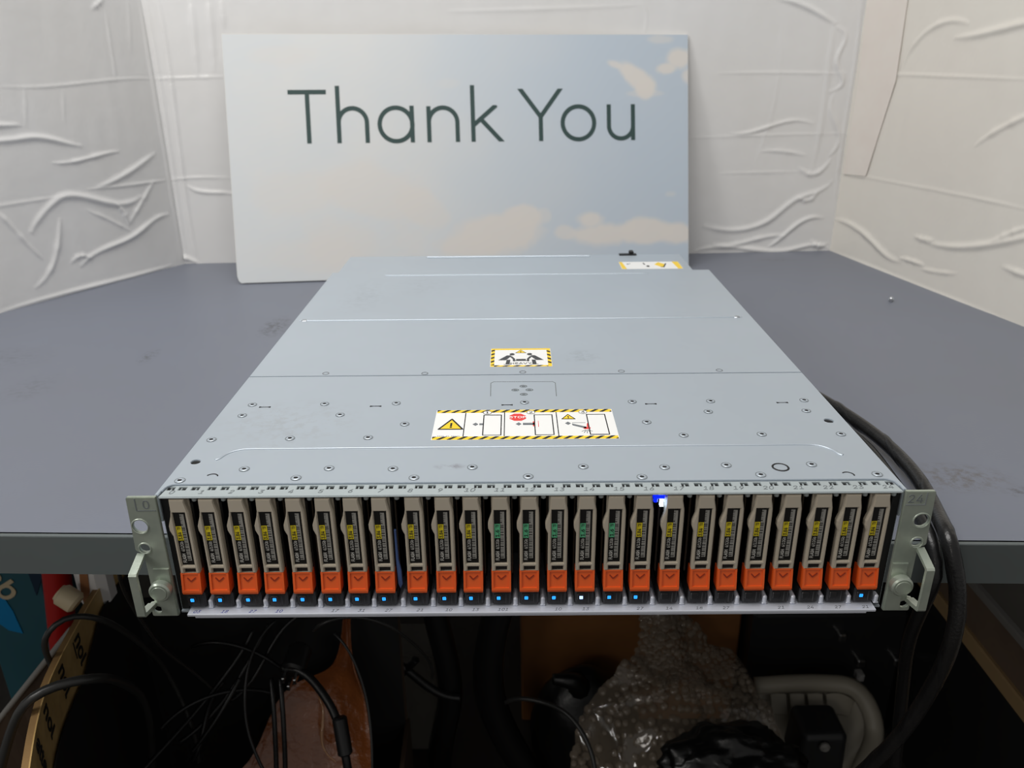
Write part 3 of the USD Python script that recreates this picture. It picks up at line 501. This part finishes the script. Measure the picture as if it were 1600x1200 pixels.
# ---------------------------------------------------------------- the twenty-five drives
lever = Polygon([(-.0052, .0848), (.0040, .0848), (.0042, .0815), (.0048, .0785), (.0054, .0752), (.0056, .0700), (.0056, .0318), (-.0064, .0318), (-.0064, .0588), (-.0072, .0606), (-.0080, .0628), (-.0081, .0660), (-.0072, .0690), (-.0060, .0726), (-.0054, .0760)]).buffer(-.0004).buffer(.0004)
win1, win2 = sbox(-.0044, .0376, .0032, .0756), sbox(-.0038, .0320, .0032, .0352)
def make_drive(label, tagmat, cap_text, lit):
    d = thing('drive_carrier', label, 'hard drive', (0, 0, 0), 0, 'drive carriers in the front bays')
    obj('drive_body', [rbox(-.0060, .0062, .006, .110, .0072, .0800, .001), rbox(-.0070, .0070, .028, .110, .0072, .0805, .001)], blackp, d)
    obj('side_rail', [rbox(-.0069, .0069, .0165, .0190, .0190, .0760, .0006), rbox(.0055, .0069, .0150, .0175, .0190, .0755, .0004)], taupe, d)
    lv = obj('latch_lever', [front(bevel_ext(lever.difference(win1).difference(win2), .0040, .0007), 0, .0040, 0), rbox(-.0060, .0052, .0040, .0062, .0320, .0830, .0006)], beige, d)
    lb = obj('label', front(ext(win1, .0004), 0, .0016, 0), lab_black, lv)
    obj('window', front(ext(win2, .0004), 0, .0022, 0), gap, lv)
    tg = obj('capacity_tag', front(ext(sbox(-.0042, .0556, -.0008, .0656), .0002), 0, .00118, 0), tagmat, d, label='yellow 3.84 TB tag' if tagmat is yellow else 'green 1.6 TB tag')
    tx = text(cap_text, .0021, .0001, True, False); w = tx.bounds[1, 0]; tx.apply_scale((.0055 / w, 1, 1)); t2 = text('TB', .0019, .0001, False, False); t2.apply_scale((.0020 / t2.bounds[1, 0], 1, 1))
    obj('tag_text', [front(rot2(tx, 90), -.0014, .00096, .0560), front(rot2(t2, 90), -.0015, .00096, .0632)], ink, tg)
    tx = text('FLASH', .0021, .0001, True, False); tx.apply_scale((.0066 / tx.bounds[1, 0], 1, 1)); t2 = text('6/12Gb', .0020, .0001, False, False); t2.apply_scale((.0072 / t2.bounds[1, 0], 1, 1))
    obj('label_text', [front(rot2(tx, 90), -.0015, .00118, .0392), front(rot2(t2, 90), -.0015, .00118, .0474)], white_ink, lb)
    bc = sbox(-.0006, .0408, .0019, .0742); r = np.random.default_rng(3); gaps, z = [], .0412
    while z < .0738:
        w = r.choice([.0003, .0005, .0008]); gaps.append(sbox(-.0007, z, .0005 if z > .066 else .0014, z + w)); z += w + r.choice([.0004, .0006, .0009])
    obj('barcode', front(ext(bc.difference(union_all(gaps)), .0002), 0, .00118, 0), grey_ink, lb)
    # release button: a wedge that stands further out at its lower edge, with a sunken face and a tick
    pf = [(-.0066, .0319, .0002), (.0056, .0319, .0002), (.0056, .0190, -.0022), (-.0066, .0190, -.0022)]
    hull = [(x, y, z) for x, z, y in pf] + [(x, .0075, z) for x, z, y in pf] + [(-.0064, -.0018, .0174), (.0054, -.0018, .0174), (-.0064, .0075, .0174), (.0054, .0075, .0174)]
    rbm = tm(m3.Manifold.hull_points(np.array(hull)) - m3.Manifold.hull_points(np.array([(x, y + o, z) for x, z, y in ((-.0052, .0312, .00033), (.0043, .0312, .00033), (.0043, .0205, -.00168), (-.0052, .0205, -.00168)) for o in (-.004, .0005)])))
    rb = obj('release_button', rbm, orange, d)
    tk = LineString([(-.0026, .0284), (-.0006, .0262), (.0022, .0286)]).buffer(.00034); tkm = front(ext(tk, .0002)); tkm.vertices[:, 1] += .0002 - .0024 * (.0319 - tkm.vertices[:, 2]) / .0129 + .00052
    obj('tick', tkm, orange_dark, rb)
    ft = obj('foot', [rbox(-.0064, .0058, .0008, .03, .0052, .0170, .0012), rbox(-.0050, .0000, .0000, .004, .0092, .0140, .0006), rbox(.0020, .0048, .0002, .004, .0066, .0150, .0005)], foot_m, d)
    if lit: obj('status_led', rbox(-.0035, -.0012, -.0004, .0012, .0103, .0127, .0003), lit, ft, label='lit blue light')
    return d
protos = {}
ORD = 'first second third fourth fifth sixth seventh eighth ninth tenth eleventh twelfth thirteenth'.split()
for i, x in enumerate(XD):
    g = 11 <= i <= 15; litm = None if 17 <= i <= 23 else (led_hot if i == 14 else led)
    place = {0: 'beside the left rack ear', 7: 'just left of the blue pull tab', 8: 'just right of the blue pull tab', 16: 'just left of the glowing status light', 17: 'just right of the glowing status light', 24: 'beside the right rack ear',
             11: 'leftmost of the green-tagged', 12: 'second of the green-tagged', 13: 'middle one of the green-tagged', 14: 'brightest light of all', 15: 'rightmost of the green-tagged'}.get(i)
    place = place or (f'{ORD[i]} from the left rack ear' if i < 11 else f'{ORD[24 - i]} from the right rack ear')
    lab = f"{'green 1.6 TB' if g else 'yellow 3.84 TB'} tagged drive, {'lit blue light' if litm else 'unlit'}, {place}"
    key = (g, litm is led, litm is led_hot)
    if key in protos: copy(protos[key], (x + .0005, 0, 0), lab, (0.0 if i != 17 else -1.2))
    else:
        protos[key] = make_drive(lab, green if g else yellow, '1.6' if g else '3.84', litm)
        UsdGeom.Xformable(protos[key]).GetOrderedXformOps()[0].Set(Gf.Vec3d(x + .0005, 0, 0))

# ---------------------------------------------------------------- cables beside the enclosure
c1 = thing('power_cable', 'thick braided black cable curving off the right table edge', 'cable')
pts = [(.232, .66, .010), (.246, .56, .011), (.252, .48, .012), (.265, .40, .012), (.285, .33, .012), atz(1310, 640, .012), atz(1352, 668, .012), atz(1402, 710, .012), atz(1442, 760, .012), atz(1468, 810, .012), atz(1484, 850, .010) + (0, .0, 0), at(1494, 900, .050), at(1496, 950, .046), at(1488, 1000, .044), at(1462, 1062, .05), at(1424, 1125, .06), at(1360, 1195, .08), at(1280, 1260, .11)]
pth1 = spline(pts, 160); obj('cable_jacket', tube(pth1, .0058, 14, smooth=False), cable_sheen, c1, smooth=True)
tw = np.linspace(0, 80, 160); off = np.stack([np.cos(tw), np.sin(tw) * .6, np.sin(tw)], 1) * .0020
obj('braid', tube(pth1 + off, .0044, 8, smooth=False), cable, c1, smooth=True)
c2 = thing('power_cable', 'thinner black cable hanging behind the right rack ear', 'cable')
pts = [(.215, .64, .007), (.233, .56, .007), (.238, .48, .007), (.250, .38, .007), (.276, .29, .008), (.298, .22, .008), (.296, .155, .008), atz(1440, 815, .008), at(1456, 850, .068), at(1462, 890, .058), at(1450, 930, .058), at(1424, 990, .07), at(1412, 1060, .09), at(1404, 1140, .1), at(1396, 1230, .12)]
obj('cable_jacket', tube(pts, .0050, 12, 90), cable, c2, smooth=True)
nut = thing('metal_spacer', 'tiny pale metal spacer lying on the table at right', 'hardware')
p = atz(1392, 471, 0); obj('barrel', cyl(p + (-.002, -.004, .0030), p + (.002, .005, .0030), .0030, 14, .0006), silver, nut); obj('collar', cyl(p + (-.0014, -.0026, .0034), p + (-.0006, -.0008, .0034), .0034, 14, .0004), steel, nut)

# ---------------------------------------------------------------- below the table, left: open box, printed carton, odds and ends
def lofted(A, B, nn=24, mm=14, bulge=.0, th=.004, seed=1, rough=.010):
    A, B = spline(A, nn), spline(B, nn); T_ = np.linspace(0, 1, mm)[:, None, None]
    G = A[None] * (1 - T_) + B[None] * T_
    nrm = np.cross(np.gradient(G, axis=0), np.gradient(G, axis=1)); nrm /= np.linalg.norm(nrm, axis=2)[..., None] + 1e-12
    G = G + nrm * (bulge * np.sin(np.pi * T_) + rough * (meshkit.noise(G * 22, seed)[..., None] - .5))
    k = np.arange(nn * mm).reshape(mm, nn); a, b, c, d = k[:-1, :-1].ravel(), k[:-1, 1:].ravel(), k[1:, 1:].ravel(), k[1:, :-1].ravel()
    F = np.vstack([np.stack([a, b, c], 1), np.stack([a, c, d], 1)]); V = G.reshape(-1, 3); n = len(V)
    V2 = V - nrm.reshape(-1, 3) * th; ring_ = np.r_[k[0, :-1], k[:-1, -1], k[-1, :0:-1], k[:0:-1, 0]]; nx = np.roll(ring_, -1)
    return trimesh.Trimesh(np.vstack([V, V2]), np.vstack([F, F[:, ::-1] + n, np.stack([ring_, nx + n, nx], 1), np.stack([ring_, ring_ + n, nx + n], 1)]), process=False)
def sheet(pts, z0, z1, th, mat, name, parent, inner=(1, 0), label=None):
    """A thin upright wall along pts (x, y), thickened away from the inside."""
    ln = LineString(pts).buffer(th / 2, cap_style=2, join_style=1); return obj(name, up(ext(ln, z1 - z0), 0, 0, z0), mat, parent, label=label)
bx = thing('open_carton', 'open cardboard box of cables under the left end of the table', 'box')
rim = [atz(x, y, -.21)[:2] for x, y in ((196, 868), (165, 900), (112, 984), (66, 1078), (42, 1180), (30, 1260))]
rim = spline(rim, 24)
hgt = -.21 - TZ
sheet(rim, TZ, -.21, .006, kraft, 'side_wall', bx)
bandz = -.266
sheet([p + (.0036, .0) for p in rim], bandz, -.2095, .0012, tape_gold, 'tape_band', bx, label='gold printed tape over the rim')
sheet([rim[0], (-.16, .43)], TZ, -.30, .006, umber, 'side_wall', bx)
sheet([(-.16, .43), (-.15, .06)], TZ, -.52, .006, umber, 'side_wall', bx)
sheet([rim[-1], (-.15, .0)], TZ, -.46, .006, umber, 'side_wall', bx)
obj('shade_sheet', [up(ext(Polygon([*[p + (.007, 0) for p in rim], (-.157, .01), (-.165, .42)]), .16), 0, 0, TZ + .002), up(ext(LineString([*[p + (.0065, .0) for p in rim[::-1]][:-1], rim[0] + (.008, -.008), (-.162, .421)]).buffer(.0012, cap_style=2), bandz - TZ - .004), 0, 0, TZ + .004)], gap, bx, label='black lining')  # black sheets added to keep the box dark below the tape
hz = np.interp(np.linspace(0, 1, len(rim)), [0, .22, .42, 1], [.016, .020, .050, .056])      # the added dark sheet climbs higher at the back of the box
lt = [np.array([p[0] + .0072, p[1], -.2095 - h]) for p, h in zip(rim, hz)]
obj('shade_sheet', lofted(lt, [q * (1, 1, 0) + (.001, 0, -.5) for q in lt], 40, 4, th=.0008, rough=0), gap, bx, label='black lining')
tt = np.r_[0, np.cumsum(np.linalg.norm(np.diff(rim, axis=0), axis=1))]
for word, fr in (('nol', .40), ('nol', .53), ('nol', .68), ('atte', .80)):      # printed across the tape, reading down the wall
    m = text(word, .015, .0004, True, False); m.apply_scale((.036 / m.bounds[1, 0], 1, 1)); L = fr * tt[-1]; V = m.vertices.copy()
    if fr == .40: m = trimesh.util.concatenate([m, up(trimesh.creation.box((.02, .0016, .0004)), .012, -.004, .0002)]); V = m.vertices.copy()
    px = np.interp(L - V[:, 1], tt, rim[:, 0]); py = np.interp(L - V[:, 1], tt, rim[:, 1]); m.vertices = np.stack([px + .0046 + V[:, 2], py, -.214 - V[:, 0]], 1); m.invert()
    obj('tape_print', m, ink, bx)
# taped flap bending into the box
fl = thing('carton_flap', 'orange-brown taped cardboard flap standing among black cables', 'cardboard')
g = [(x, y) for x, y in ((540, 935), (532, 985), (520, 1035), (450, 1078), (412, 1130), (370, 1200))]
A = [at(540, 950, .385), at(533, 1000, .38), at(522, 1036, .375), at(450, 1076, .37), at(420, 1125, .345), at(365, 1210, .29)]
B = [at(549, 945, .385), at(549, 1000, .38), at(557, 1050, .365), at(573, 1110, .35), at(582, 1180, .33), at(560, 1290, .29)]
obj('flap_board', lofted(A, B, bulge=.012), kraft_orange, fl, smooth=True)
obj('tape_fold', tube([at(497, 1088, .338), at(505, 1120, .322), at(503, 1150, .312), at(525, 1190, .298)], np.r_[np.linspace(.0008, .0024, 20), np.linspace(.0024, .0006, 20)], 8, 40), M('clear_tape', (176, 130, 92), .12, coat=1.0, bump=(160, .003)), fl, smooth=True)
# printed teal carton
tc = thing('printed_carton', 'teal printed carton with a bright blue stripe at the far left', 'box')
Yc = .42; a0, a1 = at(-60, 860, Yc), at(168, 1120, Yc)
obj('carton_body', rbox(a0[0], at(80, 960, Yc)[0], Yc, Yc + .22, TZ, at(60, 862, Yc)[2], .003), teal, tc)
def decal(pix, Y, mat, name, parent, off=.0012, label=None):
    P = np.array([at(x, y, Y - off) for x, y in pix]); return obj(name, front(ext(Polygon(P[:, [0, 2]]).buffer(0), .0008), 0, Y - off + .0008, 0), mat, parent, label=label)
decal([(-30, 905), (0, 925), (20, 955), (36, 990), (14, 985), (-30, 955)], Yc, cyan, 'printed_stripe', tc)
decal([(38, 880), (72, 880), (57, 931)], Yc, M('navy_print', (14, 44, 66), .4), 'printed_wedge', tc)
m = text('ab', .030, .0008, True); m = rot2(m, -58); p = at(2, 912, Yc - .001); obj('lettering', front(m, p[0], Yc - .0006, p[2]), cream_ink, tc)
rd = thing('red_bottle', 'red bottle leaning behind the cream tube under the table', 'bottle')
p0, p1 = at(99, 1000, .372), at(84, 850, .382)
obj('bottle_body', cyl(p0 + (p0 - p1) * 1.2, p0 + (p1 - p0) * .8, .0155, 24, .004), red, rd, smooth=35); obj('bottle_cap', cyl(p0 + (p1 - p0) * .8, p0 + (p1 - p0) * 1.05, .012, 16, .003), whitep, rd, smooth=35)
tb_ = thing('cream_tube', 'cream tube poking over the rim of the open cardboard box', 'tube')
p0, p1 = at(93, 926, .290), at(150, 962, .285); obj('tube_body', cyl(p0, p0 + (p1 - p0) * .50, .0118, 24, .003), cream, tb_, smooth=35); obj('end_plug', cyl(p0 + (p0 - p1) * .03, p0 + (p1 - p0) * .02, .009, 20, .002), cream, tb_, smooth=35)
wb = thing('white_packet', 'white packet with a brown strap just under the table edge', 'packet')
Yw = .308; x0, x1 = at(108, 900, Yw)[0], at(158, 900, Yw)[0]
obj('packet_body', rbox(x0, x1, Yw, Yw + .03, at(120, 955, Yw)[2], at(120, 860, Yw)[2], .008), whitep, wb)
decal([(121, 870), (133, 870), (140, 925), (134, 952), (127, 930)], Yw, brown, 'strap', wb)
es = thing('edge_strip', 'thin grey strip slanting beside the open cardboard box', 'strip')
p0, p1 = at(-30, 1160, .28), at(112, 982, .32); obj('strip_face', tube([p0, p0 * .5 + p1 * .5, p1], .0034, 8, 12), steel_edge, es, smooth=True)
obj('board', lofted([p0, p0 * .5 + p1 * .5, p1], [p0 + (-.02, .0, -.3), (p0 + p1) / 2 + (-.01, .0, -.34), p1 + (0, .0, -.36)], 8, 4), umber, es)

def wire(name, label, pts, r, mat, group=None, k=50, extra=None):
    w = thing(name, label, 'cable', group=group); obj('cable_jacket', tube(pts, r, 8, k), mat, w, smooth=True)
    if extra: extra(w)
    return w
ZL = lambda l, Y: [at(x, y, yy) for (x, y), yy in zip(l, Y if np.ndim(Y) else [Y] * len(l))]
wire('cable_loop', 'grey cable arching over the rim of the open cardboard box', ZL([(82, 1080), (72, 1020), (78, 985), (105, 966), (140, 964), (180, 978), (225, 1010), (260, 1050), (290, 1110), (310, 1190)], [.20, .20, .20, .21, .22, .24, .27, .30, .30, .29]), .0030, cable_grey)
wire('cable_loop', 'thick grey cable crossing the lower left box rim', ZL([(-10, 1240), (6, 1180), (22, 1130), (45, 1095), (85, 1073), (130, 1062), (185, 1064), (222, 1092), (236, 1150), (238, 1240)], [.12, .12, .125, .13, .14, .15, .19, .24, .27, .27]), .0044, cable_grey)
wire('thin_wire', 'thin dark wire dropping from the table edge left of the rack ear', ZL([(186, 880), (188, 905), (200, 935), (232, 985), (262, 1020), (296, 1046), (330, 1075)], [.12, .14, .17, .22, .26, .29, .31]), .0018, cable_grey)
grp = 'black cables tangled in the open box'
tangle = iter(['long black cable slanting from the tray to the lower left of the open box', 'second long black cable, parallel and right of the lowest slanting one', 'black cable dropping in a bow left of the two hanging cables', 'short black cable arching above the flap inside the open box',
    'short steep black cable low in the middle of the open box', 'short black cable crossing the steep one in the open box', 'flat black cable bending left out of the dark toward the flap', 'black cable starting high beside the plug and slanting down left'])
for l, Y, r in (([(395, 985), (370, 1030), (340, 1070), (290, 1130), (240, 1185), (200, 1230)], [.36, .34, .32, .28, .24, .21], .0026), ([(420, 975), (385, 1040), (345, 1100), (280, 1160)], [.37, .34, .31, .28], .0026),
        ([(430, 970), (395, 1020), (383, 1080), (385, 1130), (405, 1190), (430, 1240)], [.36, .33, .30, .28, .26, .24], .0020), ([(300, 1010), (350, 1005), (400, 1020), (440, 1045)], [.34, .34, .34, .34], .0024),
        ([(350, 1065), (330, 1095), (320, 1130), (300, 1190)], [.33, .31, .29, .27], .0030), ([(375, 1060), (340, 1120), (300, 1175)], [.32, .29, .27], .0026), ([(250, 1140), (300, 1100), (360, 1080), (430, 1085)], [.27, .29, .31, .33], .0024),
        ([(470, 960), (430, 1000), (405, 1045), (360, 1095)], [.38, .36, .34, .32], .0026)):
    wire('black_cable', next(tangle), ZL(l, Y), r, cable, grp)
wire('black_cable', 'black cable arching up to the middle below the drives', ZL([(490, 985), (520, 968), (555, 964), (600, 975), (645, 1005), (668, 1030), (675, 1060)], [.30, .30, .31, .32, .34, .36, .38]), .0020, cable_grey)
wire('black_cable', 'black wire crossing the orange-brown flap downward', ZL([(522, 990), (540, 1010), (560, 1050), (572, 1090), (580, 1150), (582, 1220)], [.33, .32, .31, .30, .28, .26]), .0016, cable_grey)
def plug_end(w):
    obj('strain_relief', cyl(at(530, 1120, .282), at(540, 1180, .262), .0085, 14, .002), blackp, w, smooth=35)
wire('black_cable', 'thick black cable with moulded end lying across the orange-brown flap', ZL([(440, 1045), (475, 1052), (500, 1078), (520, 1110), (531, 1140), (545, 1210)], [.32, .315, .305, .292, .28, .26]), .0052, cable, extra=plug_end)
for dx in (0, 14):
    wire('black_cable', 'black cable hanging straight down beside the flap, ' + ('left one' if not dx else 'right one'), ZL([(424 + dx, 1060), (427 + dx, 1100), (430 + dx, 1150), (432 + dx, 1230)], [.31, .29, .275, .255]), .0030, cable)
pg = thing('power_plug', 'black power plug with shiny silver prongs above the flap', 'plug')
pc = at(456, 1056, .312)
obj('plug_body', cyl(pc + (0, .004, .002), pc + (.004, .035, .012), .014, 18, .003), blackp, pg, smooth=35)
for dx, dz in ((-.007, .003), (.006, .001), (-.002, -.008)):
    obj('prong', rbox(pc[0] + dx - .0018, pc[0] + dx + .0018, pc[1] - .012, pc[1] + .005, pc[2] + dz - .0036, pc[2] + dz + .0036, .0008), silver, pg)
wire('grey_cable', 'pale grey cable arching at the lower centre under the table', ZL([(790, 1098), (820, 1092), (850, 1098), (885, 1115), (910, 1145), (925, 1180), (930, 1230)], [.42, .41, .40, .38, .36, .34, .32]), .0030, cable_grey)
for i, (l, r) in enumerate((([(608, 1030), (640, 1050), (680, 1080), (720, 1090)], .006), ([(650, 1030), (630, 1050), (600, 1075)], .006), ([(800, 880), (770, 990), (765, 1080), (790, 1150), (840, 1230)], .022), ([(672, 880), (690, 1000), (703, 1090), (690, 1160), (700, 1240)], .018))):
    wire('black_hose', ['thin black cord crossing in front of the dim grey carton', 'short black cord crossing the dim grey carton', 'fat black hose sagging below the middle of the tray', 'fat black hose left of the sagging one'][i], ZL(l, .46 + .02 * (i > 1)), r, cable)

# below the table, middle and right
gb = thing('grey_carton', 'dim grey carton standing in the dark below the middle drives', 'box')
p0, p1 = at(607, 1160, .56), at(680, 1025, .56); obj('carton_body', rbox(p0[0], p1[0], .56, .62, TZ, p1[2], .003), shelf_grey, gb); obj('lid', rbox(p0[0] - .004, p1[0] + .004, .556, .624, p1[2], p1[2] + .012, .003), shelf_grey, gb)
kb = thing('brown_carton', 'brown cardboard box behind the bubble wrap under the table', 'box')
p0, p1 = at(815, 1060, .62), at(1164, 930, .62); fo = at(900, 966, .62)
obj('carton_body', rbox(p0[0], p1[0], .62, .86, TZ, p1[2], .003), kraft_dark, kb)
sp = at(1000, 966, .62)[2]; obj('flap', rbox(p0[0] + .004, p1[0] - .004, .617, .62, sp, p1[2] - .002, .001), kraft_dark, kb)
bs = thing('black_sack', 'rounded black sack slumped left of the bubble wrap under the table', 'sack')
sp_ = trimesh.creation.icosphere(4, 1.0); c_ = at(912, 1110, .535); c_[2] -= .04
obj('sack_film', (sp_.vertices * (1 + .12 * (meshkit.noise(sp_.vertices * 2.2 + 9, 31)[:, None] - .5)) * (.085, .06, .12) + c_, sp_.faces), bag_black, bs, smooth=True)
obj('sack_neck', tube([c_ + (-.01, -.02, .105), c_ + (-.02, -.03, .125), c_ + (-.05, -.03, .13)], np.linspace(.018, .008, 20), 10, 20), bag_black, bs, smooth=True)
# bubble wrap heap: a draped sheet set with bubbles
bw = thing('bubble_wrap', 'crumpled clear bubble wrap heaped in front of the brown box', 'bubble wrap')
A = [at(985, 930, .60), at(1010, 960, .56), at(1000, 1010, .52), at(955, 1040, .48), at(930, 1100, .44), at(890, 1230, .36)]
B = [at(1040, 930, .60), at(1085, 980, .56), at(1128, 1030, .53), at(1168, 1060, .49), at(1200, 1110, .43), at(1260, 1230, .36)]
nn, mm = 90, 70; As, Bs = spline(A, nn), spline(B, nn); T_ = np.linspace(0, 1, mm)[:, None, None]; G = As[None] * (1 - T_) + Bs[None] * T_
G[..., 1] -= .030 * np.sin(np.pi * T_[..., 0]); G += .050 * (np.stack([meshkit.noise(G * 13, s) for s in (4, 5, 6)], -1) - .5) + .020 * (np.stack([meshkit.noise(G * 40, s) for s in (7, 8, 9)], -1) - .5)
k = np.arange(nn * mm).reshape(mm, nn); a, b, c, d = k[:-1, :-1].ravel(), k[:-1, 1:].ravel(), k[1:, 1:].ravel(), k[1:, :-1].ravel()
obj('film_sheet', trimesh.Trimesh(G.reshape(-1, 3), np.vstack([np.stack([a, b, c], 1), np.stack([a, c, d], 1)]), process=False), MATS['bubble'], bw, smooth=True)
dome_ = trimesh.creation.icosphere(2, 1.0); bub = []
nrm = np.cross(np.gradient(G, axis=0), np.gradient(G, axis=1)); nrm /= np.linalg.norm(nrm, axis=2)[..., None] + 1e-12
for i in range(1, mm - 1, 3):
    for j in range(((i // 3) % 2) * 2, nn, 3):
        n_v = nrm[i, j] * (-1 if nrm[i, j, 1] > 0 else 1); s = .0052 * (.6 + .7 * rng.random()); q_ = dome_.vertices * s; q_ = q_ - .45 * (q_ @ n_v)[:, None] * n_v; bub.append((q_ + G[i, j] + n_v * .001 + .0025 * (rng.random(3) - .5), dome_.faces))
obj('bubbles', (np.vstack([v for v, f in bub]), np.vstack([f + q * len(dome_.vertices) for q, (v, f) in enumerate(bub)])), MATS['bubble'], bw, smooth=True, kind='stuff')
ec = thing('equipment_case', 'black equipment case with small silver catches under the table', 'case')
p0, p1 = at(1166, 1060, .58), at(1420, 930, .58)
obj('case_body', rbox(p0[0], p1[0] + .01, .58, .80, TZ, at(1200, 960, .58)[2], .006), dark_plastic, ec); obj('case_lid', rbox(p0[0] - .003, p1[0] + .013, .576, .803, at(1200, 958, .58)[2], p1[2] + .02, .006), blackp, ec)
for x, y in ((1345, 1036), (1402, 1034), (1316, 996), (1344, 1058)):
    p = at(x, y, .57); obj('catch', rbox(p[0] - .006, p[0] + .006, .566, .585, p[2] - .007, p[2] + .007, .002), silver if y != 1058 else whitep, ec)
gt = thing('ribbed_tray', 'grey ribbed plastic tray with a rounded corner beside the bubble wrap', 'tray')
Yt = .47; rp_ = ZL([(1180, 1072), (1240, 1068), (1300, 1068), (1335, 1076), (1356, 1102), (1366, 1140), (1356, 1180), (1340, 1220)], [.50, .50, .50, .49, .47, .45, .42, .39])
obj('rim', tube(rp_, .013, 12, 50), grey_plastic, gt, smooth=True)
obj('base', lofted([q + (0, .0, -.012) for q in rp_], [q * .5 + at(1260, 1190, .42) * .5 + (0, 0, -.07) for q in rp_], 40, 8), grey_plastic, gt, smooth=True)
for x0_, x1_ in ((1204, 1229), (1234, 1257), (1262, 1286), (1291, 1334)):
    obj('inner_panel', lofted([at(x0_, 1084, .484), at((x0_ + x1_) / 2, 1083, .483), at(x1_, 1084 + (12 if x1_ > 1300 else 0), .482)], [at(x0_ + 4, 1114, .462), at((x0_ + x1_) / 2 + 4, 1115, .461), at(x1_ + (3 if x1_ < 1300 else -6), 1116, .460)], 8, 5, th=.006), grey_plastic, gt, smooth=30)
ad = thing('power_adapter', 'small dark power adapter brick with a round button in the grey tray', 'adapter')
p0, p1 = at(1242, 1196, .40), at(1324, 1140, .40); br = .011; ball = trimesh.creation.icosphere(2, br).vertices
obj('brick', tm(m3.Manifold.hull_points(np.vstack([ball + (x, y, z) for x in (p0[0] + br, p1[0] - br) for y, z in ((.395, p0[2]), (.40, p1[2] - br), (.445, p0[2]), (.440, p1[2] - br))]))), dark_plastic, ad, smooth=40)
p = at(1288, 1166, .386); obj('button', cyl(p + (0, .003, 0), p + (0, -.006, 0), .007, 18, .003), steel_edge, ad, smooth=35)
bb = thing('black_bag', 'crumpled black plastic bag at the bottom under the bubble wrap', 'bag')
sph = trimesh.creation.icosphere(4, 1.0); V = sph.vertices * (1 + .35 * (meshkit.noise(sph.vertices * 2.6 + 3, 21)[:, None] - .5) + .16 * (meshkit.noise(sph.vertices * 8, 22)[:, None] - .5))
c_ = at(1140, 1205, .29); V = V * (.085, .05, .055) + c_; obj('bag_film', (V, sph.faces), bag_black, bb, smooth=True)
obj('bag_tie', tube([at(1125, 1138, .315), at(1160, 1148, .305), at(1205, 1172, .30)], .005, 8, 20), bag_black, bb, smooth=True)
# shelf unit beside, receding under the right end
sh = thing('side_shelf', 'low grey-brown shelf unit under the right end of the table', 'shelf')
xs, za, zb = .575, -.300, -.384
obj('shelf_top', rbox(xs, 1.1, -.1, .98, za - .012, za, .002), shelf_grey, sh); obj('front_lip', rbox(xs - .004, xs + .006, -.1, .98, za - .008, za + .003, .002), steel_edge, sh)
obj('side_face', rbox(xs + .004, xs + .016, -.1, .98, zb + .018, za - .012), shelf_brown, sh); obj('bottom_rail', rbox(xs - .002, xs + .016, -.1, .98, zb - .004, zb + .018, .002), shelf_tan, sh)
obj('side_panel', rbox(xs + .03, xs + .05, -.1, .98, TZ, zb - .004), dark_plastic, sh)
